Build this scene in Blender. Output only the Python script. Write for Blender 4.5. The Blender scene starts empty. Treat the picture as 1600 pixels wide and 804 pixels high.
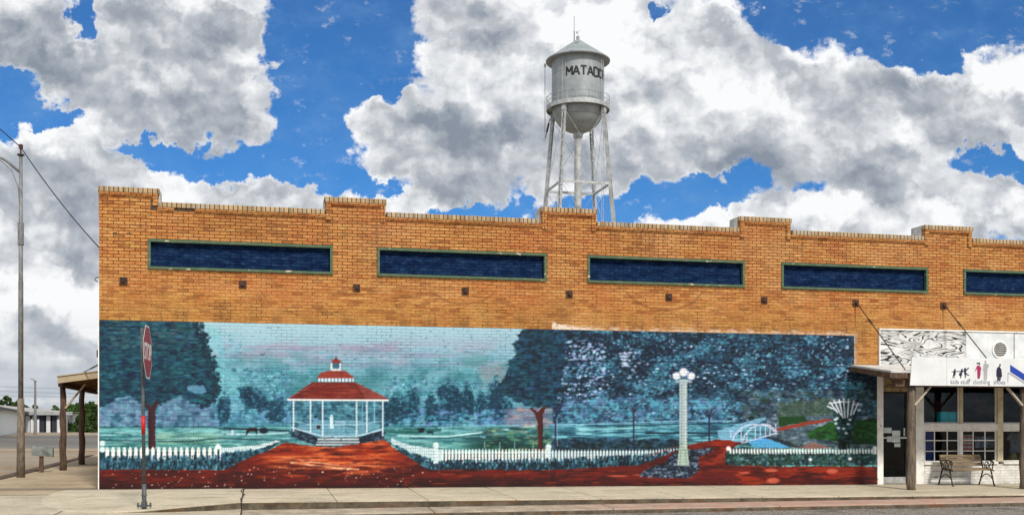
import bpy, math, random
import numpy as np
from mathutils import Vector, Matrix
random.seed(7)
rng = np.random.default_rng(11)
scene = bpy.context.scene
COL = scene.collection
R = math.radians

# ------------------------------------------------------------------ camera
F_PX = 1700.0; CX = 800.0; HY = 668.0; CAM_Z = 1.38
SA, CA = math.sin(math.atan(392/1700)), math.cos(math.atan(392/1700))
cam = bpy.data.cameras.new('camera'); camo = bpy.data.objects.new('camera', cam); COL.objects.link(camo)
camo.location = (0, 0, CAM_Z)
camo.rotation_euler = (R(90), 0, -math.atan(392/1700))
cam.sensor_fit = 'HORIZONTAL'; cam.sensor_width = 36; cam.lens = 36*F_PX/1600
cam.shift_y = (HY-402)/1600
cam.clip_end = 6000
scene.camera = camo
# ------------------------------------------------------------------ light and exposure
vs = scene.view_settings
vs.view_transform = 'Standard'; vs.look = 'None'; vs.gamma = 1; vs.use_curve_mapping = False
vs.exposure = 0.45
SUN_EL, SUN_AZ = R(43), R(168)         # azimuth clockwise from +Y (north): from the right, behind the camera
sun = bpy.data.lights.new('sun', 'SUN'); suno = bpy.data.objects.new('sun', sun); COL.objects.link(suno)
sun.energy = 2.5; sun.angle = R(8); sun.color = (1, .93, .82)
sd = Vector((math.sin(SUN_AZ)*math.cos(SUN_EL), math.cos(SUN_AZ)*math.cos(SUN_EL), math.sin(SUN_EL)))
suno.rotation_euler = (-sd).to_track_quat('-Z', 'Y').to_euler()
suno.location = (10, -10, 30)

class NT:
    """small helper for writing node trees"""
    def __init__(s, tree):
        s.t = tree; tree.nodes.clear()
    def n(s, kind, props=None, **ins):
        nd = s.t.nodes.new(kind)
        for k, v in (props or {}).items(): setattr(nd, k, v)
        for k, v in ins.items():
            k2 = k.replace('_', ' ')
            sock = None
            if k.startswith('i') and k[1:].isdigit(): sock = nd.inputs[int(k[1:])]
            else: sock = nd.inputs[k2]
            if isinstance(v, bpy.types.NodeSocket): s.t.links.new(v, sock)
            else: sock.default_value = v
        return nd
    def m(s, op, a, b=0.0, c=0.0, clamp=False):
        return s.n('ShaderNodeMath', {'operation': op, 'use_clamp': clamp}, i0=a, i1=b, i2=c).outputs[0]
    def v(s, op, a, b=(0,0,0), c=(0,0,0)):
        nd = s.n('ShaderNodeVectorMath', {'operation': op}, i0=a)
        for i, q in ((1, b), (2, c)):
            if isinstance(q, bpy.types.NodeSocket): s.t.links.new(q, nd.inputs[i])
            elif len(nd.inputs) > i:
                try: nd.inputs[i].default_value = q
                except Exception: pass
        return nd.outputs['Value'] if op in ('DOT_PRODUCT', 'LENGTH') else nd.outputs[0]
    def comb(s, x, y, z=0.0):
        return s.n('ShaderNodeCombineXYZ', None, X=x, Y=y, Z=z).outputs[0]
    def sep(s, v): 
        nd = s.n('ShaderNodeSeparateXYZ', None, Vector=v); return nd.outputs
    def noise(s, v, scale, detail=4, rough=.55, dist=0.0, col=False):
        nd = s.n('ShaderNodeTexNoise', None, Vector=v, Scale=scale, Detail=detail, Roughness=rough, Distortion=dist)
        return nd.outputs['Color' if col else 'Fac']
    def mix(s, f, a, b, blend='MIX'):
        nd = s.t.nodes.new('ShaderNodeMix'); nd.data_type = 'RGBA'; nd.blend_type = blend; nd.clamp_factor = True
        for sock, q in ((nd.inputs[0], f), (nd.inputs[6], a), (nd.inputs[7], b)):
            if isinstance(q, bpy.types.NodeSocket): s.t.links.new(q, sock)
            elif isinstance(q, tuple): sock.default_value = (*q[:3], 1)
            else: sock.default_value = q
        return nd.outputs[2]
    def rng(s, x, a, b, c=0.0, d=1.0, smooth=True):
        nd = s.n('ShaderNodeMapRange', {'interpolation_type': 'SMOOTHSTEP' if smooth else 'LINEAR'}, Value=x)
        nd.inputs[1].default_value = a; nd.inputs[2].default_value = b
        nd.inputs[3].default_value = c; nd.inputs[4].default_value = d
        return nd.outputs[0]

def srgb(r, g=None, b=None):
    if g is None: r, g, b = r
    f = lambda c: (c/255/12.92 if c <= 10.3 else ((c/255+.055)/1.055)**2.4)
    return (f(r), f(g), f(b))

# ------------------------------------------------------------------ world: blue sky with cumulus
world = bpy.data.worlds.new('World'); scene.world = world; world.use_nodes = True
w = NT(world.node_tree)
WS = 0.10
out = w.n('ShaderNodeOutputWorld'); bg = w.n('ShaderNodeBackground', None, Strength=WS)
w.t.links.new(bg.outputs[0], out.inputs[0])
sky = w.n('ShaderNodeTexSky', {'sky_type': 'NISHITA', 'sun_disc': False, 'sun_elevation': SUN_EL, 'sun_rotation': SUN_AZ})
sky.altitude = 700; sky.air_density = 1.0; sky.dust_density = .3; sky.ozone_density = 2.5
tc = w.n('ShaderNodeTexCoord').outputs['Generated']
fd = w.m('MAXIMUM', w.v('DOT_PRODUCT', tc, (SA, CA, 0)), 0.12)
ru = w.m('DIVIDE', w.v('DOT_PRODUCT', tc, (CA, -SA, 0)), fd)
rv = w.m('DIVIDE', w.sep(tc)[2], fd)
# (u, v): direction of the cloud, in units of 100 "hundredths of a radian"-like steps; x right, y up
uv = w.comb(w.m('MULTIPLY', ru, 17.0), w.m('MULTIPLY', rv, 17.0))
warp = w.v('SUBTRACT', w.noise(uv, .9, 5, .6, col=True), (.5, .5, .5))
uvw = w.v('MULTIPLY_ADD', warp, (1.5, 1.1, 0), uv)
warp2 = w.v('SUBTRACT', w.noise(uv, 2.6, 5, .62, col=True), (.5, .5, .5))
uvw = w.v('MULTIPLY_ADD', warp2, (.75, .62, 0), uvw)
def P2(px, py): return ((px-CX)/100, (HY-py)/100)
def field(blobs, base, src):
    acc = base
    for (px, py, rx, ry, wt) in blobs:
        x, y = P2(px, py); ix, iy = 100/rx, 100/ry
        d = w.v('MULTIPLY_ADD', src, (ix, iy, 0), (-x*ix, -y*iy, 0))
        q = w.v('DOT_PRODUCT', d, d)
        g = w.m('DIVIDE', wt, w.m('MULTIPLY_ADD', w.m('MULTIPLY', q, q), 1.0, 1.0))
        acc = w.m('ADD', acc, g)
    return acc
cover = [  # px, py, rx, ry, weight : + cloud, - blue
 (540,60,115,80,-1.8),(505,150,70,55,-1.5),(385,248,130,28,-1.5),(490,265,70,36,-1.0),(480,205,55,45,-1.0),
 (125,30,30,50,-1.6),(12,150,50,38,-1.9),(80,190,70,16,-1.7),(215,222,70,12,-1.1),(275,238,50,12,-.9),
 (1450,10,240,48,-1.7),(1450,85,75,32,-1.1),(1225,20,40,40,-1.0),(1019,5,14,16,-1.0),
 (1130,285,100,28,-1.7),(1010,322,120,24,-1.6),(1555,262,75,20,-1.5),(1250,300,60,8,-.4),
 (770,326,90,16,-1.8),(595,285,40,18,-1.2),(600,130,60,14,-.9),(680,135,20,24,-.7),(70,405,60,8,-.7),
 (250,105,170,105,1.0),(40,60,60,60,.8),(110,300,220,95,1.0),(350,310,110,34,.9),(640,205,105,70,1.1),
 (840,110,190,150,1.2),(1060,140,150,120,1.1),(1310,190,260,90,1.2),(1540,150,90,60,1.0),(1440,330,220,38,1.1),
 (60,520,130,120,1.3),(1110,328,48,24,1.3),(1290,330,80,30,.7),(650,315,60,18,1.2),(470,255,40,14,.8),(480,315,60,22,.5),(480,150,20,10,.9),(830,325,30,16,1.1),(380,140,60,70,.5)]
cf = field(cover, -0.05, uvw)
def puffs(src):
    nd = w.n('ShaderNodeTexVoronoi', {'feature': 'F1', 'normalize': True}, Vector=src, Scale=1.35, Detail=2.0, Roughness=.5)
    return w.m('MULTIPLY_ADD', w.noise(src, 1.3, 7, .56), .95, w.m('MULTIPLY', w.m('SUBTRACT', .62, nd.outputs['Distance']), .75))
pv = w.v('MULTIPLY_ADD', warp2, (.22, .18, 0), w.v('MULTIPLY', uv, (1, 1.15, 1)))
n1 = puffs(pv)
n2 = puffs(w.v('ADD', pv, (0.10, 0.17, 0)))
away = w.rng(w.v('DOT_PRODUCT', tc, (SA, CA, 0)), .62, .35)      # unseen cloud added outside the view to whiten the light
dens = w.m('ADD', cf, w.m('MULTIPLY', w.m('SUBTRACT', n1, .60), 3.0))
dens = w.m('MAXIMUM', dens, w.m('MULTIPLY', away, .42))
mask = w.rng(dens, -.04, .50)
wisp = w.m('MULTIPLY', w.rng(w.noise(w.v('MULTIPLY', uv, (1, 1.6, 1)), 2.6, 6, .68), .55, .8), w.rng(dens, -1.5, 0))
mask = w.m('MAXIMUM', mask, w.m('MULTIPLY', wisp, .5))
# light and shade inside the clouds: sunlit tops, grey bellies
shade = [(250,130,170,80,-.55),(300,190,120,30,-.35),(745,215,90,85,-1.0),(700,290,120,24,-.5),(1000,235,120,40,-.45),(1230,255,260,34,-.75),
 (1360,295,110,22,-.6),(160,275,110,60,-.4),(60,70,60,50,-.3),(640,225,60,40,-.4),(1500,200,80,40,-.3),(80,360,150,50,-.35),
 (840,70,110,70,.75),(980,60,90,60,.7),(1290,65,60,40,.6),(620,155,80,26,.7),(90,212,90,26,.8),(650,312,60,20,.9),(1080,180,120,50,.5),
 (1440,190,70,24,.35),(1400,325,160,24,.7),(1110,325,50,24,.9),(230,300,120,20,.4),(400,90,50,60,.3),(1560,110,60,26,.5),(60,455,120,34,.9),(90,600,140,26,.5),(70,520,110,36,.7)]
shade = [(a, b, c, d, e*(.30 if e < 0 else .42)) for a, b, c, d, e in shade]
sf = field(shade, 0.60, uvw)
bigv = lambda o_: w.noise(w.v('ADD', w.v('MULTIPLY', uvw, (.8, 1.0, 1)), o_), .95, 3, .5)
rel = w.m('MULTIPLY_ADD', w.m('SUBTRACT', n1, n2), 1.05, w.m('MULTIPLY', w.m('SUBTRACT', bigv((0, 0, 0)), bigv((.22, .38, 0))), 1.9))
fine = w.m('MULTIPLY', w.m('SUBTRACT', w.noise(uv, 5.5, 5, .6), .5), .22)
big = w.m('MULTIPLY', w.m('SUBTRACT', w.noise(w.v('MULTIPLY', uv, (1, 1.7, 1)), .8, 3, .5), .5), .95)
rim = w.m('MULTIPLY', w.rng(dens, 1.0, .1), .30)                  # thin edges pass more light
lum = w.m('ADD', w.m('ADD', w.m('ADD', sf, rel), w.m('ADD', fine, big)), rim)
ramp = w.n('ShaderNodeValToRGB', None, Fac=lum)
cr = ramp.color_ramp
stops = [(0.0, (138,147,161)), (.22, (158,166,177)), (.5, (188,193,200)), (.75, (222,225,229)), (1.0, (250,251,252))]
cr.elements[0].position = 0; cr.elements[1].position = 1
for i, (p, c) in enumerate(stops):
    e = cr.elements[0] if i == 0 else (cr.elements[len(cr.elements)-1] if i == len(stops)-1 else cr.elements.new(p))
    e.position = p; e.color = (*srgb(c), 1)
CLOUD_GAIN = 7.4
cl = w.v('MULTIPLY', ramp.outputs[0], (CLOUD_GAIN,)*3)
veil = w.rng(w.noise(w.v('MULTIPLY', uv, (1, 1.5, 1)), .9, 5, .65), .42, .8, 0, .38)
skyc0 = w.v('MULTIPLY', sky.outputs[0], (.19, .50, .80))
# low, thin, grey-blue stratus near the horizon
skyc = w.mix(veil, skyc0, tuple(c*CLOUD_GAIN for c in srgb(120, 165, 215)))
low = w.m('MULTIPLY', w.rng(rv, .12, .03), w.rng(w.noise(w.v('MULTIPLY', uv, (.35, 2.4, 1)), 1.6, 5, .6), .2, .55))
strat = w.mix(w.noise(w.v('MULTIPLY', uv, (.4, 3, 1)), 2.0, 5, .6), tuple(c*CLOUD_GAIN for c in srgb(152,162,174)), tuple(c*CLOUD_GAIN for c in srgb(214,220,226)))
final = w.mix(mask, skyc, cl)
final = w.mix(w.m('MULTIPLY', low, .9), final, strat)
w.t.links.new(final, bg.inputs[0])
world.cycles.sampling_method = 'MANUAL'; world.cycles.sample_map_resolution = 512

# ------------------------------------------------------------------ measuring helpers: turn sight lines into places
YW = 25.86                                   # front wall plane
def ray(px):
    t = (px-CX)/F_PX
    return (SA + CA*t, CA - SA*t)            # x, y travelled per metre of depth
def at_y(px, py, Y=YW):
    rx, ry = ray(px); D = Y/ry
    return (D*rx, CAM_Z + (HY-py)*D/F_PX)    # (X, Z) on the plane y = Y
def at_d(px, py, D):
    rx, ry = ray(px); return Vector((D*rx, D*ry, CAM_Z + (HY-py)*D/F_PX))
def gz(X, Y):
    if Y < YW: return -0.0055*(X+3.5) - 0.027*(YW-Y)
    z = -0.0055*(max(-8, X)+3.5)*max(0, 1-(Y-YW)/20)
    z += 0.018*min(Y-YW, 24.14)
    if Y > 50: z += 0.008*(min(Y, 120)-50)
    return z
def on_ground(px, py, off=0.0):
    rx, ry = ray(px); D = 5.0
    while D < 160:
        z = CAM_Z + (HY-py)*D/F_PX
        if z <= gz(D*rx, D*ry)+off: break
        D += 0.02
    return Vector((D*rx, D*ry, z)), D

# ------------------------------------------------------------------ mesh builder
class MB:
    def __init__(s): s.v = []; s.f = []
    def add(s, vs, fs):
        o = len(s.v); s.v += [tuple(p) for p in vs]; s.f += [tuple(i+o for i in f) for f in fs]; return s
    def box(s, x0, x1, y0, y1, z0, z1):
        return s.hexa([(x0,y0,z0),(x1,y0,z0),(x1,y1,z0),(x0,y1,z0),(x0,y0,z1),(x1,y0,z1),(x1,y1,z1),(x0,y1,z1)])
    def hexa(s, p):
        return s.add(p, [(0,3,2,1),(4,5,6,7),(0,1,5,4),(1,2,6,5),(2,3,7,6),(3,0,4,7)])
    def prism(s, pts, y0, y1, flip=False):       # outline in (x,z), extruded along y
        n = len(pts)
        vs = [(x, y0, z) for x, z in pts]+[(x, y1, z) for x, z in pts]
        fs = [tuple(range(n)), tuple(range(2*n-1, n-1, -1))]+[(i, i+n, (i+1) % n+n, (i+1) % n) for i in range(n)]
        return s.add(vs, fs)
    def tube(s, pts, r, n=10, caps=True, ry=None):
        pts = [Vector(p) for p in pts]; m = len(pts)
        rs = r if isinstance(r, (list, tuple)) else [r]*m
        vs = []; a = None
        for i, p in enumerate(pts):
            d = (pts[min(i+1, m-1)]-pts[max(i-1, 0)]).normalized()
            if a is None: a = d.orthogonal().normalized()
            a = (a-d*a.dot(d)).normalized(); b = d.cross(a)
            for k in range(n):
                an = 2*math.pi*k/n
                vs.append(p+(a*math.cos(an)+b*math.sin(an))*rs[i])
        fs = [(i*n+k, i*n+(k+1) % n, (i+1)*n+(k+1) % n, (i+1)*n+k) for i in range(m-1) for k in range(n)]
        if caps: fs += [tuple(range(n-1, -1, -1)), tuple((m-1)*n+k for k in range(n))]
        return s.add(vs, fs)
    def bar(s, a, b, w_, h_, up=(0, 0, 1)):        # rectangular bar between two points
        a, b = Vector(a), Vector(b); d = (b-a).normalized(); up = Vector(up)
        if abs(d.dot(up)) > .98: up = Vector((0, 1, 0))
        sx = d.cross(up).normalized()*w_/2; sz = sx.cross(d).normalized()*h_/2
        return s.hexa([a-sx-sz, a+sx-sz, b+sx-sz, b-sx-sz, a-sx+sz, a+sx+sz, b+sx+sz, b-sx+sz])
    def lathe(s, prof, c=(0, 0, 0), n=32):
        vs = []; fs = []
        for r_, z_ in prof:
            for k in range(n):
                an = 2*math.pi*k/n; vs.append((c[0]+r_*math.cos(an), c[1]+r_*math.sin(an), c[2]+z_))
        for i in range(len(prof)-1):
            for k in range(n): fs.append((i*n+k, i*n+(k+1) % n, (i+1)*n+(k+1) % n, (i+1)*n+k))
        return s.add(vs, fs)
    def split(s, name, mat, parent=None, bevel=0):     # one object for each eight-cornered block
        for i in range(0, len(s.v), 8):
            q = MB(); q.hexa(s.v[i:i+8]); q.build(name, mat, parent, bevel)
    def build(s, name, mat, parent=None, bevel=0, smooth=False):
        me = bpy.data.meshes.new(name); me.from_pydata(s.v, [], s.f); me.update()
        o = bpy.data.objects.new(name, me); COL.objects.link(o)
        if mat: me.materials.append(mat)
        if parent:
            o.parent = parent
            base = Vector(parent.get('_w', (0, 0, 0)))
            for vv in me.vertices: vv.co -= base
            o['_w'] = tuple(base)
        if smooth:
            for p in me.polygons: p.use_smooth = True
        if bevel:
            b = o.modifiers.new('bevel', 'BEVEL'); b.width = bevel; b.segments = 2; b.limit_method = 'ANGLE'
        return o
def recalc(o):
    import bmesh
    bm = bmesh.new(); bm.from_mesh(o.data); bmesh.ops.recalc_face_normals(bm, faces=bm.faces); bm.to_mesh(o.data); bm.free(); return o
def empty(name, loc, label, cat, group=None):
    o = bpy.data.objects.new(name, None); COL.objects.link(o); o.location = loc; o['_w'] = tuple(loc); o.empty_display_size = .2
    o['label'] = label; o['category'] = cat
    if group: o['group'] = group
    return o
def tag(o, label, cat, group=None):
    o['label'] = label; o['category'] = cat
    if group: o['group'] = group
    return o
def struct(o, kind='structure'): o['kind'] = kind; return o

# ------------------------------------------------------------------ materials
def material(name, rough=.8, metal=0.0, spec=.4):
    m = bpy.data.materials.new(name); m.use_nodes = True
    t = NT(m.node_tree); o = t.n('ShaderNodeOutputMaterial'); b = t.n('ShaderNodeBsdfPrincipled', None, Roughness=rough, Metallic=metal)
    b.inputs['Specular IOR Level'].default_value = spec
    t.t.links.new(b.outputs[0], o.inputs[0]); t.b = b; t.out = o
    t.pos = t.n('ShaderNodeTexCoord').outputs['Object']
    t.geo = t.n('ShaderNodeNewGeometry').outputs['Position']
    return m, t
def setc(t, c): 
    if isinstance(c, tuple): t.b.inputs['Base Color'].default_value = (*c[:3], 1)
    else: t.t.links.new(c, t.b.inputs['Base Color'])
def bump(t, h, strength=.5, dist=.01):
    bn = t.n('ShaderNodeBump', None, Strength=strength, Distance=dist, Height=h); t.t.links.new(bn.outputs[0], t.b.inputs['Normal'])
def mottled(name, c1, c2, scale=3, rough=.8, detail=6, metal=0, stretch=(1, 1, 1), speck=None, bumps=.3, bd=.004, spec=.4, lo=.35, hi=.65):
    m, t = material(name, rough, metal, spec)
    p = t.v('MULTIPLY', t.geo, stretch)
    n = t.noise(p, scale, detail, .62)
    c = t.mix(t.rng(n, lo, hi), c1, c2)
    if speck:
        sc, sth, scale2 = speck
        c = t.mix(t.rng(t.noise(p, scale2, 4, .6), sth, sth+.06), c, sc)
    setc(t, c)
    if bumps: bump(t, t.noise(p, scale*6, 4, .6), bumps, bd)
    return m
# ================================================================== materials of the place
def brick_material(name, tones, paint=None):
    m, t = material(name, .85, spec=.25)
    s = t.sep(t.geo)
    p = t.comb(t.m('ADD', s[0], t.m('MULTIPLY', s[1], 1.0)), s[2])
    wob = t.v('MULTIPLY_ADD', t.v('SUBTRACT', t.noise(p, .8, 2, col=True), (.5, .5, .5)), (.02, .02, 0), p)
    br = t.n('ShaderNodeTexBrick', {'offset': .5}, Vector=wob, Color1=(0, 0, 0, 1), Color2=(1, 1, 1, 1), Mortar=(.5, .5, .5, 1),
             Scale=1.0, Mortar_Size=.0075, Mortar_Smooth=.25, Bias=0.0, Brick_Width=.232, Row_Height=.0745)
    rnd = t.sep(br.outputs['Color'])[0]
    st = t.noise(t.v('MULTIPLY', wob, (1.4, 13.4, 1)), 1.0, 3, .65)     # course to course drift
    pat = t.noise(p, .55, 4, .6)
    a, b, c, d = tones
    col = t.mix(t.rng(rnd, 0, 1), a, b)
    col = t.mix(t.rng(st, .38, .66), col, c)
    col = t.mix(t.m('MULTIPLY', t.rng(pat, .42, .72), .65), col, d)
    # below the bracket line the brick is yellower and grimier
    z = s[2]
    lowz = t.rng(t.m('ADD', z, t.m('MULTIPLY', t.noise(p, .9, 4), .9)), 5.15, 4.5)
    col = t.mix(t.m('MULTIPLY', lowz, .42), col, (.46, .25, .06))
    # burnt-red and mustard runs a few courses high, and loose single dark bricks
    run = t.noise(t.v('MULTIPLY', wob, (1.0, 5.5, 1)), 1.5, 5, .7)
    col = t.mix(t.m('MULTIPLY', t.rng(run, .53, .66), t.rng(z, 5.4, 4.3, .25, .75)), col, (.30, .095, .022))
    run2 = t.noise(t.v('MULTIPLY', t.v('ADD', wob, (7.3, 2.1, 0)), (1.1, 6, 1)), 1.7, 5, .7)
    col = t.mix(t.m('MULTIPLY', t.rng(run2, .54, .66), .6), col, (.62, .36, .085))
    col = t.mix(t.m('MULTIPLY', t.rng(rnd, .84, .95), .5), col, (.24, .08, .022))
    soot = t.m('MULTIPLY', t.rng(t.noise(t.v('MULTIPLY', p, (1.5, .35, 1)), 1.4, 5, .7), .46, .68), t.rng(z, 4.35, 3.9))
    col = t.mix(t.m('MULTIPLY', soot, .75), col, (.17, .08, .022))
    fade = t.rng(t.noise(t.v('MULTIPLY', p, (.5, .9, 1)), .8, 4, .6), .50, .72)
    col = t.mix(t.m('MULTIPLY', fade, .42), col, (.72, .40, .17))
    dull = t.rng(t.noise(t.v('MULTIPLY', t.v('ADD', p, (3.1, 8.2, 0)), (.45, .8, 1)), .9, 5, .65), .50, .70)
    col = t.mix(t.m('MULTIPLY', dull, .42), col, (.30, .11, .03))
    grime = t.m('MULTIPLY', t.rng(t.noise(t.v('MULTIPLY', p, (2.2, 5, 1)), 1.3, 6, .72), .50, .78), .7)
    col = t.mix(grime, col, (.17, .075, .025))
    fine = t.noise(t.v('MULTIPLY', p, (1, 2.2, 1)), 16, 5, .7)
    col = t.mix(t.m('MULTIPLY', t.rng(fine, .3, .7), .5), col, (.16, .07, .02), 'MULTIPLY') if False else t.mix(t.rng(fine, .62, .35), col, t.mix(.45, col, (.1, .045, .015)))
    mort = t.mix(t.rng(z, 4.3, 5.3), (.075, .036, .016), (.018, .010, .006))
    mf = t.m('MULTIPLY', br.outputs['Fac'], t.rng(z, 4.2, 5.3, .34, 1.0))
    # gaps where mortar has fallen out, mostly near the top
    gap = t.m('MULTIPLY', t.rng(t.noise(p, 2.3, 4, .7), .53, .62), br.outputs['Fac'])
    col = t.mix(mf, col, mort)
    col = t.mix(t.m('MULTIPLY', gap, .8), col, (.012, .008, .006))
    streak = t.m('MULTIPLY', t.rng(t.noise(t.v('MULTIPLY', p, (2.6, .28, 1)), 1.6, 5, .65), .54, .70), t.rng(z, 5.3, 6.4, .15, .6))
    col = t.mix(streak, col, (.13, .052, .02))
    if paint: col = paint(t, p, col)
    setc(t, col)
    h = t.m('SUBTRACT', t.m('MULTIPLY', t.noise(p, 30, 3), .25), br.outputs['Fac'])
    bump(t, h, .7, .006)
    return m
TONES = ((.60, .24, .062), (.42, .125, .032), (.70, .36, .12), (.56, .16, .05))
def whitewash(t, p, col):
    s = t.sep(t.geo); x, z = s[0], s[2]
    inx = t.m('MULTIPLY', t.rng(x, 6.96, 6.99), t.rng(x, 15.35, 15.2))
    edge = t.m('MULTIPLY_ADD', t.noise(t.v('MULTIPLY', p, (1.2, 5, 1)), 2.0, 6, .7), .40, 3.70)
    a = t.m('MULTIPLY', t.m('MULTIPLY', inx, t.rng(t.m('SUBTRACT', edge, z), -.01, .05)), .85)
    corner = t.m('MULTIPLY', t.m('MULTIPLY', inx, t.rng(t.m('SUBTRACT', t.m('MULTIPLY_ADD', x, -.16, t.m('MULTIPLY_ADD', t.noise(p, 4, 5, .8), .16, 5.03)), z), 0, .03)), t.rng(t.noise(p, 7, 4, .8), .36, .55))
    col = t.mix(t.m('MULTIPLY', a, t.rng(t.noise(p, 5, 4, .7), .35, .6)), col, (.62, .45, .33))
    col = t.mix(corner, col, (.72, .62, .52))
    for cx_, cz_, rr_ in ((4.75, 5.05, .92), (9.9, 5.2, 1.15)):           # arcs rubbed into the brick
        d_ = t.v('LENGTH', t.v('SUBTRACT', t.v('MULTIPLY', t.comb(x, z), (1, 1.35, 1)), (cx_, cz_*1.35, 0)))
        ring = t.m('MULTIPLY', t.rng(t.m('ABSOLUTE', t.m('SUBTRACT', d_, rr_)), .055, .01), t.rng(z, cz_-.25, cz_-.5))
        col = t.mix(t.m('MULTIPLY', ring, .5), col, (.16, .06, .02))
    return col
M = {}
M['brick'] = brick_material('buff_orange_brick', TONES, whitewash)
M['side_brick'] = brick_material('side_brick', TONES)
M['coping'] = None
m, t = material('coping_brick', .85, spec=.2)
s_ = t.sep(t.geo)
br = t.n('ShaderNodeTexBrick', {'offset': 0.0}, Vector=t.comb(s_[0], 25.0), Color1=(0, 0, 0, 1), Color2=(1, 1, 1, 1), Mortar=(.5, .5, .5, 1),
         Scale=1.0, Mortar_Size=.010, Mortar_Smooth=.1, Bias=0.0, Brick_Width=.104, Row_Height=50.0)
col = t.mix(t.sep(br.outputs['Color'])[0], (.50, .36, .20), (.36, .25, .14))
col = t.mix(t.rng(t.noise(t.geo, 1.2, 5, .65), .45, .7), col, (.40, .36, .29))
vert = t.noise(t.v('MULTIPLY', t.geo, (9.6, 1, .2)), 1.0, 2)
col = t.mix(t.m('MULTIPLY', t.rng(vert, .5, .66), .5), col, (.13, .085, .05))
col = t.mix(br.outputs['Fac'], col, (.06, .04, .025))
setc(t, col); bump(t, t.m('SUBTRACT', t.noise(t.geo, 20, 3), br.outputs['Fac']), .7, .008)
M['coping'] = m
M['stucco'] = mottled('weathered_stucco', (.62, .61, .57), (.40, .40, .39), 4, .9)
M['concrete'] = None
def concrete(name, c1, c2, c3, tone=1.0):
    m, t = material(name, .92, spec=.2)
    n1_ = t.noise(t.geo, .7, 5, .6); n2_ = t.noise(t.geo, 5, 6, .7); n3_ = t.noise(t.geo, 60, 3, .6)
    col = t.mix(t.rng(n1_, .35, .65), c1, c2)
    col = t.mix(t.m('MULTIPLY', t.rng(n2_, .45, .72), .6), col, c3)
    col = t.mix(t.m('MULTIPLY', t.rng(n3_, .60, .72), .5), col, tuple(c*.4 for c in c3))
    col = t.mix(t.m('MULTIPLY', t.rng(t.noise(t.geo, 45, 2, .5), .62, .70), .45), col, tuple(min(.8, c*1.5) for c in c1))
    # drifting stains across the walk
    st = t.noise(t.v('MULTIPLY', t.geo, (.5, 1.8, 1)), 1.1, 6, .7)
    col = t.mix(t.m('MULTIPLY', t.rng(st, .50, .70), .6), col, tuple(c*.45 for c in c2))
    g_ = t.noise(t.geo, 24, 5, .75)
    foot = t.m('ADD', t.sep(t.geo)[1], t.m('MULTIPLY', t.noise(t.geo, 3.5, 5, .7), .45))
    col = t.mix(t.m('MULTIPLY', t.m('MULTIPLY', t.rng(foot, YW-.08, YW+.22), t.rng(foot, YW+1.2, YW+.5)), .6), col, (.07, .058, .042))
    col = t.mix(t.m('MULTIPLY', t.rng(g_, .52, .66), .55), col, tuple(c*.55 for c in c2))
    col = t.mix(t.m('MULTIPLY', t.rng(g_, .44, .34), .35), col, tuple(min(.8, c*1.3) for c in c1))
    setc(t, col); bump(t, t.m('ADD', t.noise(t.geo, 90, 3), t.m('MULTIPLY', n2_, .6)), .5, .006)
    return m
M['walk'] = concrete('sidewalk_concrete', (.56, .495, .38), (.47, .415, .315), (.33, .285, .215))
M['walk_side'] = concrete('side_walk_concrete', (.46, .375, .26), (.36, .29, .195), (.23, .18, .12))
M['apron'] = concrete('apron_concrete', (.50, .44, .34), (.41, .36, .275), (.26, .225, .17))
# kerb face: same concrete with a dirt line low down
m, t = material('kerb_concrete', .9, spec=.2)
col = t.mix(t.rng(t.noise(t.geo, 3, 6, .7), .35, .65), (.15, .125, .09), (.06, .05, .038))
col = t.mix(t.rng(t.noise(t.v('MULTIPLY', t.geo, (.8, 3, 6)), 1.5, 5, .7), .52, .66), col, (.13, .065, .03))
setc(t, col); bump(t, t.noise(t.geo, 40, 4), .5, .01); M['kerb'] = m
m, t = material('gutter_concrete', .9, spec=.2)
s_ = t.sep(t.geo)
col = t.mix(t.rng(t.noise(t.geo, 2.5, 6, .7), .35, .65), (.42, .36, .28), (.27, .225, .18))
red = t.m('MULTIPLY', t.rng(s_[0], 4.5, 9.0), t.rng(t.noise(t.v('MULTIPLY', t.geo, (.7, 2, 1)), 2.5, 6, .75), .36, .58))
col = t.mix(t.m('MULTIPLY', red, .8), col, (.42, .235, .19))
col = t.mix(t.rng(t.noise(t.geo, 40, 3, .6), .62, .7), col, (.1, .085, .07))
setc(t, col); bump(t, t.noise(t.geo, 50, 4), .5, .008); M['gutter'] = m
m, t = material('worn_asphalt', .95, spec=.2)
g1 = t.noise(t.geo, 22, 5, .75); g2 = t.noise(t.geo, 1.2, 5, .6)
vor = t.n('ShaderNodeTexVoronoi', None, Vector=t.geo, Scale=20.0).outputs['Distance']
col = t.mix(t.rng(g1, .38, .62), (.06, .056, .05), (.34, .31, .27))
col = t.mix(t.rng(vor, .30, .12), col, (.46, .42, .36))
col = t.mix(t.rng(g2, .5, .7), col, (.10, .095, .085))
setc(t, col); bump(t, t.m('ADD', g1, vor), .8, .02); M['asphalt'] = m
m, t = material('gravel_dirt', .95, spec=.2)
g1 = t.noise(t.geo, 14, 6, .75); g2 = t.noise(t.v('MULTIPLY', t.geo, (.18, 1, 1)), .55, 5, .65)
col = t.mix(t.rng(g1, .35, .65), (.38, .29, .195), (.20, .15, .10))
col = t.mix(t.rng(g2, .42, .62), col, (.30, .27, .22))
col = t.mix(t.rng(t.noise(t.geo, 50, 3, .6), .6, .7), col, (.10, .085, .065))
setc(t, col); bump(t, g1, .7, .03); M['gravel'] = m
m, t = material('side_street_asphalt', .95, spec=.2)
g2 = t.noise(t.v('MULTIPLY', t.geo, (.12, .8, 1)), 1.0, 6, .7)
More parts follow.
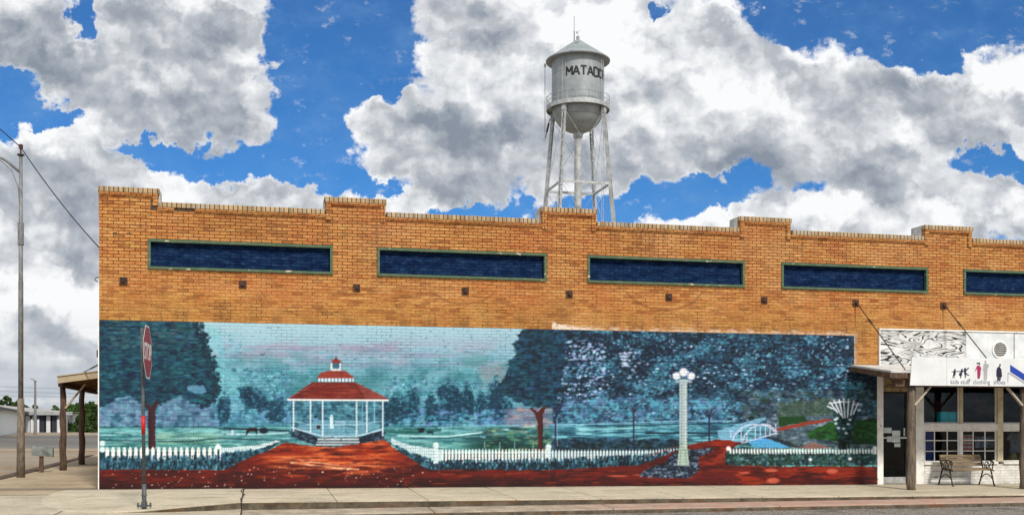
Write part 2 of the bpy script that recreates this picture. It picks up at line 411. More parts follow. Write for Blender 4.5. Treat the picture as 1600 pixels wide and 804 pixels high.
col = t.mix(t.rng(g2, .38, .62), (.085, .085, .088), (.17, .16, .145))
col = t.mix(t.rng(t.noise(t.geo, 20, 3, .6), .55, .7), col, (.2, .185, .16))
yv = t.m('ADD', t.sep(t.geo)[1], t.m('MULTIPLY', t.noise(t.v('MULTIPLY', t.geo, (.12, .6, 1)), .9, 5, .7), 9.0))
edge = t.m('MAXIMUM', t.rng(yv, 60.5, 55.0), t.rng(yv, 97, 104))
dirt = t.mix(t.rng(t.noise(t.geo, 14, 6, .75), .35, .65), (.42, .335, .235), (.24, .185, .125))
tyre = t.rng(t.noise(t.v('MULTIPLY', t.geo, (.05, 1.6, 1)), .9, 4, .6), .52, .62)
col = t.mix(t.m('MULTIPLY', tyre, .5), col, (.24, .2, .155))
col = t.mix(edge, col, dirt)
setc(t, col); bump(t, g2, .4, .02); M['side_asphalt'] = m
M['soil'] = mottled('dark_soil', (.11, .075, .05), (.05, .036, .028), 9, .95)
M['white_paint'] = mottled('peeling_white_paint', (.84, .83, .80), (.68, .67, .63), 5, .7, speck=((.22, .17, .12), .66, 9), lo=.4, hi=.7)
M['cream_light_cast'] = mottled('cream_light_cast', (.70, .63, .44), (.50, .42, .27), 4, .7, speck=((.18, .13, .09), .64, 8))  # cream with the yellow cast of light on the upper frames put in
M['tan_wood'] = mottled('tan_weathered_wood', (.44, .32, .19), (.24, .165, .095), 3, .85, stretch=(5, 5, .8), speck=((.06, .04, .025), .64, 3))
M['grey_wood'] = mottled('grey_weathered_wood', (.21, .165, .125), (.085, .065, .05), 3, .9, stretch=(7, 7, .7), speck=((.33, .29, .24), .64, 4), bumps=.8, bd=.02)
M['dark_wood'] = mottled('dark_old_timber', (.15, .09, .06), (.06, .038, .028), 3, .9, stretch=(7, 7, .7), speck=((.17, .12, .085), .66, 4), bumps=.8, bd=.02)
M['soffit'] = mottled('brown_soffit_boards', (.22, .115, .05), (.12, .062, .028), 2, .9, stretch=(1, 6, 1))
M['fascia_side'] = mottled('beige_fascia', (.45, .38, .26), (.35, .29, .20), 2, .8)
M['rust'] = mottled('rusted_iron', (.085, .038, .022), (.03, .016, .012), 12, .85, speck=((.16, .06, .025), .62, 10))
M['frame_green'] = mottled('weathered_green_frame', (.055, .115, .065), (.13, .15, .09), 5, .75, stretch=(1, 1, 3), speck=((.55, .50, .36), .635, 4), lo=.4, hi=.7)
m, t = material('dark_blue_paint', 1.0, spec=.08)
s_ = t.sep(t.geo); p_ = t.comb(s_[0], s_[2])
n1_ = t.noise(t.v('MULTIPLY', p_, (1, 2.5, 1)), 2.6, 6, .7)
col = t.mix(t.rng(n1_, .38, .64), (.003, .012, .046), (.010, .032, .092))
col = t.mix(t.m('MULTIPLY', t.rng(t.noise(p_, 7, 5, .7), .60, .74), .55), col, (.075, .14, .27))
b2 = t.n('ShaderNodeTexBrick', {'offset': .5}, Vector=p_, Scale=1.0, Mortar_Size=.006, Brick_Width=.23, Row_Height=.0745).outputs['Fac']
blk_ = t.noise(t.v('MULTIPLY', p_, (4.4, 13.4, 1)), 1.0, 2, .6)
col = t.mix(t.m('MULTIPLY', t.rng(blk_, .5, .7), .45), col, (.035, .075, .19))
col = t.mix(t.m('MULTIPLY', b2, .75), col, (.002, .005, .018))
col = t.mix(t.rng(t.noise(p_, 11, 4, .8), .72, .76), col, (.45, .5, .55))
setc(t, col); bump(t, t.m('MULTIPLY', b2, -1), .5, .004); M['blue'] = m

# ================================================================== ground, roads and pavements
def grid_sheet(name, mat, xs, ys, fz, parent=None):
    mb = MB(); vs = [(x, y, fz(x, y)) for y in ys for x in xs]; nx = len(xs)
    mb.add(vs, [(j*nx+i, j*nx+i+1, (j+1)*nx+i+1, (j+1)*nx+i) for j in range(len(ys)-1) for i in range(nx-1)])
    return mb.build(name, mat, parent)
def terr(x, y):
    if y < 20.9: z = -.55
    elif y < YW: z = min(gz(x, y)-.30, -.55+.6*(y-20.9)/5)-.05
    else: z = gz(x, y)-.02
    return z
xs = [-1500, -600, -300, -160, -90, -60, -40, -30, -22, -16, -12, -9, -7, -5, -3.6, 0, 5, 10, 16, 22, 30, 60, 120, 300, 600, 1500]
ys = [-400, -100, -30, 0, 10, 18, 20.9, 21.5, 22.5, 24, 25.86, 27, 30, 34, 38, 42, 45.86, 50, 60, 75, 90, 105, 120, 200, 400, 900, 2500]
struct(grid_sheet('ground', M['gravel'], xs, ys, terr))
struct(grid_sheet('road', M['asphalt'], [-40, -14, -.4, 10, 30, 60], [4, 12, 18, 20.0, 21.62], lambda x, y: -.40-(.012*max(0, 18-y) if y < 18 else 0) + (0 if x > -1 else -.06)))
# side street, a darker asphalt band behind the corner; it climbs with the ground
struct(grid_sheet('side_street', M['side_asphalt'], [-120, -60, -40, -30, -20, -14, -10, -5, 5], [49, 50, 52, 56, 62, 68, 76, 84, 94, 102], lambda x, y: gz(x, y)-.010))
# front sidewalk: separate slabs with open joints
edge_y = 22.57
slabs = MB(); x = -.385; k = 0
while x < 31:
    x2 = x+1.895; j = rng.uniform(-.004, .004, 4)
    def zz(X, Y): return gz(X, Y)
    a, b = x+.006, x2-.006
    p = [(a, edge_y, zz(a, edge_y)-.03), (b, edge_y, zz(b, edge_y)-.03), (b, YW+.02, zz(b, YW)-.10), (a, YW+.02, zz(a, YW)-.10),
         (a, edge_y, zz(a, edge_y)+j[0]), (b, edge_y, zz(b, edge_y)+j[1]), (b, YW+.02, zz(b, YW)+j[2]), (a, YW+.02, zz(a, YW)+j[3])]
    slabs.hexa(p); x = x2; k += 1
o = slabs.build('sidewalk', M['walk'], bevel=.012); struct(o)
kb = MB()                                    # kerb body below the slabs
kb.hexa([(-.385, edge_y+.012, -.6), (32, edge_y+.012, -.6), (32, YW, -.6), (-.385, YW, -.6),
         (-.385, edge_y+.012, gz(-.385, edge_y)-.015), (32, edge_y+.012, gz(32, edge_y)-.015), (32, YW, gz(32, YW)-.015), (-.385, YW, gz(-.385, YW)-.015)])
kb.build('kerb', M['kerb'])['kind'] = 'structure'
# gutter step in front of the kerb, cast in 3.8 m lengths
gm = MB(); x = -.385
while x < 31:
    a, b = x+.006, x+3.79-.006
    gm.hexa([(a, 21.70, -.55), (b, 21.70, -.55), (b, edge_y+.01, -.55), (a, edge_y+.01, -.55),
             (a, 21.72, -.306), (b, 21.72, -.306), (b, edge_y+.01, -.268), (a, edge_y+.01, -.268)]); x += 3.79
struct(gm.build('gutter', M['gutter'], bevel=.025))
lip = MB(); lip.hexa([(-.385, 21.62, -.6), (32, 21.62, -.6), (32, 21.71, -.6), (-.385, 21.71, -.6),
                      (-.385, 21.66, -.345), (32, 21.66, -.345), (32, 21.71, -.33), (-.385, 21.71, -.33)])
struct(lip.build('gutter_base', M['kerb']))
# corner slab left of the kerb ramp, a touch above the apron, its edge running toward the viewer
def apron_z(X, Y):
    f = min(1, max(0, (X+3.0)/2.6))
    return gz(X, Y)-.004-.15*f*f*(3-2*f)*.9
cs = [(-4.35, 25.0), (-4.25, 25.80), (-3.9, YW), (-.40, YW), (-.40, 22.55), (-1.2, 21.9), (-2.1, 21.05), (-2.9, 20.75), (-3.6, 21.2), (-4.1, 22.4), (-4.35, 23.6)]
mb = MB(); n = len(cs)
mb.add([(X, Y, gz(X, Y)-.024) for X, Y in cs]+[(X, Y, gz(X, Y)+.006+(.03 if Y > 24.9 and X < -3 else 0)*0) for X, Y in cs],
       [tuple(range(n-1, -1, -1)), tuple(range(n, 2*n))]+[(i, (i+1) % n, (i+1) % n+n, i+n) for i in range(n)])
o = recalc(mb.build('corner_pavement', M['walk'], bevel=.01)); struct(o)
struct(grid_sheet('apron', M['apron'], [-30, -20, -14, -10, -8, -6, -5, -4, -3.4, -3, -2.6, -2.2, -1.8, -1.4, -1.0, -.7, -.392], [8, 12, 15, 17, 18, 19, 20, 21, 22, 23, 24, 24.6], apron_z))
mb = MB(); cs2 = [(X*.995, Y+.012) for X, Y in cs]
mb.add([(X, Y, gz(X, Y)-.3) for X, Y in cs2]+[(X, Y, gz(X, Y)-.025) for X, Y in cs2], [tuple(range(n-1, -1, -1)), tuple(range(n, 2*n))]+[(i, (i+1) % n, (i+1) % n+n, i+n) for i in range(n)])
struct(recalc(mb.build('corner_kerb', M['kerb'])))
# side sidewalk along the left wall, edge measured from the photograph
sw = MB(); left = [(-13.5, 24.6), (-7.6, 26.6), (-6.35, 29.5), (-6.2, 34), (-6.2, 48)]
right = [(-3.55, 24.6), (-3.55, 26.6), (-3.55, 29.5), (-3.55, 34), (-3.55, 48)]
vs_ = []
for (a, b) in zip(left, right):
    for (X, Y) in (a, b): vs_.append((X, Y, gz(X, Y)+.004))
for (a, b) in zip(left, right):
    for (X, Y) in (a, b): vs_.append((X, Y, gz(X, Y)-.2))
fs_ = [(2*i, 2*i+1, 2*i+3, 2*i+2) for i in range(4)]+[(2*i, 2*i+2, 12+2*i, 10+2*i) for i in range(4)]
sw.add(vs_, fs_); o = recalc(sw.build('side_sidewalk', M['walk_side'])); struct(o)
# bank of dark soil along the walk's outer edge
rim = MB(); pts_ = [(-15, 24.0), (-10.6, 25.45), (-7.75, 26.75), (-6.5, 29.6), (-6.35, 34), (-6.35, 44)]
vs_ = []
for i, (X, Y) in enumerate(pts_):
    wd = .26+.10*math.sin(i*2.1)
    vs_ += [(X-wd, Y+wd*.8, gz(X, Y)+.006), (X+.12, Y-.05, gz(X, Y)+.035), (X+.20, Y-.1, gz(X, Y)-.05)]
for i in range(len(pts_)-1):
    for k in range(2): rim.add([], []) ; rim.f.append((3*i+k, 3*i+k+1, 3*i+4+k, 3*i+3+k))
rim.v = vs_; rim.f = [f for f in rim.f]
o = rim.build('soil_verge', M['soil']); struct(o)
# cracks: narrow dark grooves
def crack(pts, wd, name='pavement_crack', zf=gz, mat=None):
    mb = MB(); vs = []
    fine = []
    for (a, b) in zip(pts[:-1], pts[1:]):
        for k in range(6):
            f = k/6; fine.append((a[0]+(b[0]-a[0])*f+random.uniform(-.02, .02), a[1]+(b[1]-a[1])*f+random.uniform(-.02, .02)))
    fine.append(pts[-1])
    for i, (X, Y) in enumerate(fine):
        j = min(i+1, len(fine)-1); k = max(i-1, 0)
        d = Vector((fine[j][0]-fine[k][0], fine[j][1]-fine[k][1])).normalized(); q = wd*random.uniform(.5, 1.3)/2
        for sgn in (-1, 1): vs.append((X-d.y*q*sgn, Y+d.x*q*sgn, zf(X, Y)+.012))
    mb.add(vs, [(2*i, 2*i+1, 2*i+3, 2*i+2) for i in range(len(fine)-1)])
    struct(mb.build(name, mat or M['soil']))
crack([(-.39, YW-.02), (-.42, 25), (-.36, 24), (-.40, 23.2), (-.39, 22.6)], .035)
g1_ = on_ground(85, 804)[0]; g2_ = on_ground(126, 779)[0]
crack([(g1_.x, g1_.y-1), (g1_.x, g1_.y), (g2_.x, g2_.y)], .02, zf=lambda X, Y: apron_z(X, Y)-.004)
crack([(-9.6, 24.62), (-8, 24.64), (-7.2, 24.60)], .012)
crack([(-7.3, 27.1), (-5, 27.05), (-3.6, 27.1)], .02)

# ================================================================== the brick building
XL, XR, BACK = -3.54, 30.0, 48.0
ZL, ZP = 6.38, 6.68                          # wall tops below the coping: low parts and piers
piers = [(-3.54, -2.28), (1.48, 2.87), (6.72, 8.10), (11.96, 13.36), (17.28, 18.70), (22.5, 23.9), (27.75, 29.15)]
wins = [(-2.50, 1.64), (2.68, 6.835), (7.88, 12.09), (13.11, 17.38), (18.46, 22.70), (23.8, 28.0)]
WZ0, WZ1 = 4.975, 5.655
OPEN_X0, OPEN_Z1 = 15.93, 3.06
bld = empty('brick_building', (XL, YW, 0), 'long orange brick commercial building with stepped parapet, blue blocked windows and painted park mural', 'building')
def cells(xb, zb, solid, y0, y1):
    xb = sorted(set(round(x, 4) for x in xb)); zb = sorted(set(round(z, 4) for z in zb)); mb = MB()
    S = [[solid((xb[i]+xb[i+1])/2, (zb[j]+zb[j+1])/2) for j in range(len(zb)-1)] for i in range(len(xb)-1)]
    g = lambda i, j: 0 <= i < len(S) and 0 <= j < len(S[0]) and S[i][j]
    for i in range(len(S)):
        for j in range(len(S[0])):
            if not S[i][j]: continue
            a, b, c, d = xb[i], xb[i+1], zb[j], zb[j+1]
            mb.add([(a, y0, c), (b, y0, c), (b, y0, d), (a, y0, d)], [(0, 1, 2, 3)])
            mb.add([(a, y1, c), (b, y1, c), (b, y1, d), (a, y1, d)], [(3, 2, 1, 0)])
            if not g(i-1, j): mb.add([(a, y0, c), (a, y1, c), (a, y1, d), (a, y0, d)], [(3, 2, 1, 0)])
            if not g(i+1, j): mb.add([(b, y0, c), (b, y1, c), (b, y1, d), (b, y0, d)], [(0, 1, 2, 3)])
            if not g(i, j-1): mb.add([(a, y0, c), (b, y0, c), (b, y1, c), (a, y1, c)], [(3, 2, 1, 0)])
            if not g(i, j+1): mb.add([(a, y0, d), (b, y0, d), (b, y1, d), (a, y1, d)], [(0, 1, 2, 3)])
    return mb
def is_pier(x): return any(a <= x <= b for a, b in piers)
def solid(x, z):
    if z > ZL and not is_pier(x): return False
    if WZ0 < z < WZ1 and any(a < x < b for a, b in wins): return False
    if z < OPEN_Z1 and OPEN_X0 < x < 29.5: return False
    return True
xb = [XL, XR, OPEN_X0, 29.5]+[v for p in piers for v in p]+[v for p in wins for v in p]
wall = cells(xb, [-.6, OPEN_Z1, WZ0, WZ1, ZL, ZP], solid, YW, YW+.108).build('front_wall', M['brick'], bld)
# stuccoed backs of the piers, as deep as seen on their flanks
st_ = MB()
for a, b in piers: st_.box(a-.035, b+.035, YW+.112, YW+.58, 6.1, ZP+.125)
st_.split('pier_stucco', M['stucco'], bld, bevel=.02)
st_ = MB()
for (a, b), (c, d) in zip(piers[:-1], piers[1:]): st_.box(b+.036, c-.036, YW+.112, YW+.50, 5.8, ZL+.118)
st_.split('parapet_render', M['stucco'], bld)
# coping and the corbelled border that follows the steps
cop = MB()
for i, (a, b) in enumerate(piers):
    cop.box(a-.03, b+.03, YW-.045, YW+.11, ZP, ZP+.115)
for (a, b), (c, d) in zip(piers[:-1], piers[1:]):
    cop.box(b+.031, c-.031, YW-.045, YW+.11, ZL, ZL+.115)
cop.split('coping', M['coping'], bld, bevel=.01)
bd = MB()
for i, (a, b) in enumerate(piers):
    if i > 0: bd.box(a+.0, a+.115, YW-.035, YW-.001, ZL-.14, ZP-.001)
    if i > 0: bd.box(b-.115, b-.0, YW-.035, YW-.001, ZL-.14, ZP-.001)
    else: bd.box(b-.115, b, YW-.035, YW-.001, ZL+.02, ZP-.001)
    bd.box(a+(.118 if i else -.0), b-.118, YW-.035, YW-.001, ZP-.075, ZP-.001)
for i, ((a, b), (c, d)) in enumerate(zip(piers[:-1], piers[1:])):
    if i == 0:
        bd.box(b+.003, b+.36, YW-.035, YW-.001, ZL-.075, ZL-.001)
        bd.box(b+.80, c-.003, YW-.035, YW-.001, ZL-.075, ZL-.001)
    else: bd.box(b+.003, c-.003, YW-.035, YW-.001, ZL-.075, ZL-.001)
bd.split('corbel_band', M['brick'], bld, bevel=.006)
hole = MB()                                  # dark blocks painted as the shade of gaps where bricks are missing
hole.box(-2.44, -2.30, YW-.006, YW+.01, 6.31, 6.56); hole.box(-1.93, -1.48, YW-.006, YW+.01, 6.31, 6.375)
hole.box(-2.95, -2.85, YW-.004, YW+.01, 5.74, 5.77); hole.box(-3.25, -3.16, YW-.004, YW+.01, 5.75, 5.775)
hole.split('missing_brick_shade', M['soil'], bld)
sd_ = MB(); sd_.box(XL, XL+.36, YW+.364, BACK, -.6, 6.2); sd_.box(XR-.36, XR, YW+.364, BACK, -.6, 6.2)
sd_.split('side_wall', M['side_brick'], bld)
sc_ = MB(); sc_.box(XL-.03, XL+.40, YW+.58, BACK+.03, 6.2, 6.31); sc_.box(XR-.4, XR+.03, YW+.58, BACK+.03, 6.2, 6.31)
sc_.split('side_coping', M['coping'], bld, bevel=.01)
bw = MB(); bw.box(XL+.363, XR-.363, BACK-.36, BACK, -.6, 6.2); bw.build('rear_wall', M['side_brick'], bld)
rf = MB(); rf.box(XL+.363, XR-.363, YW+.51, BACK-.363, 5.55, 5.75); rf.build('roof', mottled('tar_roof', (.09, .09, .09), (.14, .135, .13), 1), bld)
for i, (a, b) in enumerate(wins):
    f = MB(); pn = MB()
    pn.box(a+.005, b-.005, YW+.105, YW+.2, WZ0+.005, WZ1-.005)
    win = pn.build('blocked_window', M['blue'], bld)
    q = .062
    f.box(a, b, YW-.03, YW+.088, WZ1-q, WZ1); f.box(a, b, YW-.045, YW+.088, WZ0, WZ0+q)
    f.box(a, a+q, YW-.028, YW+.088, WZ0+q+.002, WZ1-q-.002); f.box(b-q, b, YW-.028, YW+.088, WZ0+q+.002, WZ1-q-.002)
    f.build('frame', M['frame_green'], win, bevel=.006)
for k in range(13):
    X = -3.02+2.608*k; mb = MB(); zc = 4.685-.003*k
    mb.box(X-.085, X+.085, YW-.03, YW-.001, zc-.085, zc+.085); mb.box(X-.035, X+.035, YW-.07, YW-.031, zc-.035, zc+.035)
    mb.build('anchor_plate', M['rust'], bld, bevel=.006)
ce = MB(); ce.box(XL-.024, XL-.001, YW-.012, YW+.02, -.05, 3.81); ce.build('corner_strip', M['white_paint'], bld)
hk = MB(); hk.tube([(XL, YW+.4, 4.80), (XL-.12, YW+.4, 4.80), (XL-.15, YW+.4, 4.74), (XL-.08, YW+.4, 4.70)], .012); hk.build('cable_hook', M['rust'], bld)
hk = MB(); hk.box(XL-.09, XL-.001, YW+.25, YW+.45, 2.98, 3.14); hk.build('junction_box', M['rust'], bld, bevel=.005)

# ------------------------------------------------------------------ the mural, painted stroke by stroke into colours of a fine wall grid
X0p, X1p, Y0p, Y1p = 148, 1380, 492, 772
Wc, Hc = X1p-X0p, Y1p-Y0p
yy, xx = np.mgrid[0:Hc, 0:Wc].astype(np.float32); xx += X0p; yy += Y0p
C = np.zeros((Hc, Wc, 3), np.float32)
def vnoise(sx, sy, seed):
    g = np.random.default_rng(seed).random((int(Hc/sy)+4, int(Wc/sx)+4)).astype(np.float32)
    fx = (xx-X0p)/sx; fy = (yy-Y0p)/sy; ix = fx.astype(int); iy = fy.astype(int); fx -= ix; fy -= iy
    fx = fx*fx*(3-2*fx); fy = fy*fy*(3-2*fy)
    return (g[iy, ix]*(1-fx)*(1-fy)+g[iy, ix+1]*fx*(1-fy)+g[iy+1, ix]*(1-fx)*fy+g[iy+1, ix+1]*fx*fy)
def fbm(sx, sy, seed, oct=4, gain=.6):
    a = 1; tot = 0; acc = 0
    for o_ in range(oct):
        acc = acc+a*vnoise(max(sx, 1.2), max(sy, 1.2), seed+o_*17); tot += a; a *= gain; sx /= 2; sy /= 2
    return acc/tot
def S(a, b, v):
    u = np.clip((v-a)/(b-a), 0, 1); return u*u*(3-2*u)
def put(mask, col):
    global C
    col = np.asarray(col, np.float32)
    C = C*(1-mask[..., None])+col*mask[..., None]
def pmask(pts, rough=0, seed=1, rs=8, soft=0):
    px_, py_ = xx, yy
    if rough:
        px_ = xx+(fbm(rs, rs*.8, seed, 3)-.5)*2*rough; py_ = yy+(fbm(rs, rs*.8, seed+5, 3)-.5)*2*rough
    ins = np.zeros(xx.shape, bool); n = len(pts)
    for i in range(n):
        x1, y1 = pts[i]; x2, y2 = pts[(i+1) % n]
        if y1 == y2: continue
        cond = ((y1 > py_) != (y2 > py_)) & (px_ < (x2-x1)*(py_-y1)/(y2-y1)+x1)
        ins ^= cond
    m_ = ins.astype(np.float32)
    for _ in range(soft):
        m_ = (m_+np.roll(m_, 1, 0)+np.roll(m_, -1, 0)+np.roll(m_, 1, 1)+np.roll(m_, -1, 1))/5
    return m_
def poly(pts, col, a=1.0, **k): put(pmask(pts, **k)*a, col)
def line(pts, wd, col, a=1.0):
    for (x1, y1), (x2, y2) in zip(pts[:-1], pts[1:]):
        xa, xb_ = int(min(x1, x2)-wd-2-X0p), int(max(x1, x2)+wd+3-X0p); ya, yb = int(min(y1, y2)-wd-2-Y0p), int(max(y1, y2)+wd+3-Y0p)
        xa, ya = max(0, xa), max(0, ya); sl = (slice(ya, yb), slice(xa, xb_))
        X_, Y_ = xx[sl], yy[sl]; dx, dy = x2-x1, y2-y1; L = dx*dx+dy*dy+1e-6
        u = np.clip(((X_-x1)*dx+(Y_-y1)*dy)/L, 0, 1); d = np.hypot(X_-x1-u*dx, Y_-y1-u*dy)
        m_ = np.clip(wd/2+.5-d, 0, 1)[..., None]*a
        C[sl] = C[sl]*(1-m_)+np.asarray(col, np.float32)*m_
def dab(x, y, rx, ry, col, a):
    xa, ya = int(x-rx-2-X0p), int(y-ry-2-Y0p); xb_, yb = int(x+rx+3-X0p), int(y+ry+3-Y0p)
    xa, ya = max(0, xa), max(0, ya)
    if xb_ <= xa or yb <= ya or xa >= Wc or ya >= Hc: return
    sl = (slice(ya, yb), slice(xa, xb_)); X_, Y_ = xx[sl], yy[sl]
    q = ((X_-x)/rx)**2+((Y_-y)/ry)**2
    m_ = (np.clip(1.5-q, 0, 1)*a)[..., None]
    C[sl] = C[sl]*(1-m_)+np.asarray(col, np.float32)*m_
pr = np.random.default_rng(5)
def dabs(n, box, mask, cols, rx, ry, a=(.3, .8), spread=12):
    x0, y0, x1, y1 = box; k = 0; tries = 0
    while k < n and tries < n*12:
        tries += 1
        x, y = pr.uniform(x0, x1), pr.uniform(y0, y1)
        ix, iy = int(x-X0p), int(y-Y0p)
        if not (0 <= ix < Wc and 0 <= iy < Hc): continue
        if mask is not None and mask[iy, ix] < pr.random(): continue
        c = np.array(cols[pr.integers(len(cols))])+pr.uniform(-spread, spread)
        dab(x, y, pr.uniform(*rx), pr.uniform(*ry), np.clip(c, 0, 255), pr.uniform(*a)); k += 1
A = np.array
# sky
put(np.ones_like(xx), (165, 203, 208))
n_a = fbm(60, 18, 1); n_b = fbm(14, 5, 2)
put(S(495, 560, yy)*.5, (130, 180, 198))
put(S(.45, .7, n_a)*S(520, 545, yy)*S(590, 560, yy)*.45, (168, 158, 178))
put(S(.50, .62, fbm(90, 7, 3))*S(528, 545, yy)*S(600, 570, yy)*.4, (158, 134, 160))
# hazy wood
haze = S(548, 600, yy+30*(fbm(50, 25, 4)-.5))
put(haze*.85, (98, 170, 176))
put(haze*S(.42, .66, fbm(34, 20, 5))*.75, (52, 128, 134))
put(haze*S(.5, .7, fbm(26, 16, 6))*.6, (120, 190, 200))
put(S(600, 640, yy)*S(.45, .65, fbm(22, 20, 7))*.5, (90, 130, 172))
put(S(545, 570, yy)*S(640, 600, yy)*S(.5, .7, fbm(40, 14, 8))*.55, (70, 140, 140))
put(S(560, 580, yy)*S(620, 600, yy)*S(740, 760, xx)*S(800, 780, xx)*.5, (170, 150, 150))
wood_cols = [(40, 104, 124), (60, 140, 160), (92, 176, 196), (48, 90, 130), (112, 140, 190), (30, 82, 100)]
wood_cols += [(110, 200, 205), (90, 180, 170), (130, 200, 215)]
dabs(1700, (322, 575, 455, 668), None, wood_cols, (1.5, 4.5), (1.2, 3.4), (.12, .42))
dabs(1500, (600, 590, 800, 668), None, wood_cols, (1.5, 4.5), (1.2, 3.4), (.12, .42))
dabs(700, (330, 545, 790, 610), None, [(80, 150, 160), (110, 175, 185), (130, 150, 180)], (4, 12), (1.5, 3), (.08, .25))
put(pmask([(318, 505), (345, 520), (352, 560), (372, 590), (380, 640), (345, 655), (336, 600), (334, 560)], 12, 23, 16, 3)*.55, (128, 200, 204))
dabs(260, (322, 520, 380, 660), None, [(110, 190, 200), (140, 205, 215), (90, 170, 185)], (1.5, 5), (1, 2.6), (.15, .45))
dabs(260, (325, 615, 455, 664), None, [(90, 140, 190), (120, 160, 205), (70, 130, 170)], (1.5, 4), (1, 3), (.15, .45))
dabs(110, (340, 585, 455, 660), None, [(150, 220, 225), (120, 210, 210)], (1, 2.4), (.7, 1.6), (.4, .8))
dabs(110, (610, 600, 800, 660), None, [(150, 220, 225), (120, 210, 210), (150, 170, 215)], (1, 2.4), (.7, 1.6), (.4, .8))
# clumpy tree shapes on the far side
for (cx, cy, rx, ry) in [(645, 635, 11, 24), (672, 640, 9, 20), (690, 645, 12, 18), (712, 632, 12, 26), (732, 630, 9, 24), (752, 640, 8, 22), (775, 632, 12, 32), (620, 640, 13, 18), (384, 615, 10, 12), (396, 622, 14, 14), (410, 632, 10, 10), (600, 645, 12, 20), (700, 612, 14, 12), (350, 640, 9, 20), (430, 640, 14, 18), (790, 645, 10, 18)]:
    m_ = np.clip(1.6-((xx-cx)/rx)**2-((yy-cy)/ry)**2+(fbm(7, 5, int(cx))-.5)*3.2, 0, 1)*.85
    put(m_, (16, 66, 86))
    dabs(34, (cx-rx, cy-ry, cx+rx, cy+ry), m_, [(40, 108, 126), (80, 160, 180), (14, 56, 76), (90, 130, 170)], (1, 3), (.8, 2), (.3, .7))
for (cx, w_) in [(665, 30), (735, 40), (770, 20)]: dabs(60, (cx-w_, 640, cx+w_, 665), None, [(128, 150, 205), (100, 190, 215)], (2, 6), (1, 3), (.2, .5))
# meadow
me_ = S(664, 668, yy)
put(me_, (74, 146, 148)); put(me_*S(.42, .62, fbm(60, 5, 11))*.85, (116, 184, 184)); put(me_*S(.55, .7, fbm(50, 6, 12))*.6, (40, 104, 112))
put(S(667, 669, yy)*S(678, 673, yy)*S(345, 330, xx)*.6, (120, 205, 200))
put(S(672, 678, yy)*S(696, 690, yy)*S(215, 250, xx)*S(360, 330, xx)*.5, (150, 190, 150))
dabs(700, (155, 668, 860, 700), None, [(140, 205, 205), (50, 116, 122), (96, 165, 160), (196, 224, 220), (30, 86, 98), (150, 210, 210)], (5, 16), (.6, 1.6), (.15, .5))
line([(155, 687), (240, 689), (300, 688), (345, 684), (400, 686), (450, 689)], 1.6, (20, 60, 66), .8)
line([(155, 667), (330, 666), (345, 669), (450, 672)], 2.4, (24, 80, 88), .7); line([(350, 668), (452, 673)], 3, (20, 60, 80), .8)
line([(355, 677), (400, 678), (450, 675)], 2.5, (180, 225, 225), .8)
line([(600, 672), (655, 671), (705, 666), (840, 664)], 2, (150, 215, 220), .7)
line([(622, 680), (700, 681), (760, 674), (836, 665)], 2.4, (185, 232, 225), .9); line([(640, 684), (700, 684), (760, 677)], 1.4, (20, 70, 80), .8)
poly([(600, 670), (690, 668), (690, 673), (650, 677), (602, 676)], (30, 100, 90), .7, rough=3)
# left tree with lavender light under the crown
put(pmask([(155, 622), (330, 622), (330, 664), (155, 664)], 5, 21)*S(.3, .5, fbm(20, 12, 22))*.8, (98, 134, 160))
dabs(900, (156, 615, 335, 665), None, [(116, 140, 178), (84, 116, 150), (140, 160, 190), (50, 104, 124), (130, 190, 205), (44, 76, 104), (100, 170, 180)], (2, 7), (1.5, 4), (.2, .5))
crown = pmask([(140, 480), (300, 480), (309, 503), (314, 520), (322, 545), (330, 565), (331, 575), (338, 585), (332, 598), (340, 610), (328, 625), (320, 636), (300, 628), (280, 618), (262, 625), (236, 640), (215, 622), (195, 618), (175, 630), (150, 628)], 7, 31, 9)
put(crown, (22, 74, 92)); put(crown*S(.45, .7, fbm(26, 10, 33))*.7, (30, 104, 112)); put(crown*S(.5, .7, fbm(30, 8, 34))*S(560, 510, yy)*.6, (88, 118, 134))
put(crown*S(.5, .68, fbm(16, 6, 35))*.6, (14, 50, 84))
for q in range(60):
    ax_q, ay_q = pr.uniform(160, 330), pr.uniform(505, 625); put(np.clip(1.3-((xx-ax_q)/pr.uniform(8, 22))**2-((yy-ay_q)/pr.uniform(4, 9))**2+(fbm(6, 4, q+200)-.5)*2, 0, 1)*crown*.5, [(12, 46, 66), (34, 104, 112), (16, 60, 96)][q % 3])
dabs(2000, (152, 496, 342, 640), crown, [(18, 60, 84), (30, 100, 110), (44, 124, 128), (14, 48, 76), (60, 120, 140), (26, 84, 90)], (2, 7), (1, 2.6), (.25, .65))
dabs(160, (170, 500, 310, 545), crown, [(90, 120, 130), (100, 120, 104), (70, 124, 134)], (3, 8), (.7, 1.6), (.25, .6))
put(pmask([(292, 603), (318, 601), (322, 612), (306, 615), (294, 609)], 2, 36)*.8, (110, 165, 190))
edge_l = np.clip(crown-np.roll(np.roll(crown, -7, 1), 3, 0), 0, 1)+np.clip(np.roll(crown, 7, 1)-crown, 0, 1)
dabs(420, (285, 500, 345, 640), edge_l, [(18, 62, 80), (24, 84, 92), (14, 50, 70)], (1.2, 3.4), (.8, 2), (.5, .95))
poly([(231, 702), (231, 640), (226, 630), (229, 628), (236, 637), (240, 629), (246, 626), (248, 629), (243, 640), (243, 702)], (84, 40, 50), .95, rough=1.2, rs=4)
line([(234, 640), (234, 700)], 2, (40, 30, 44), .6)
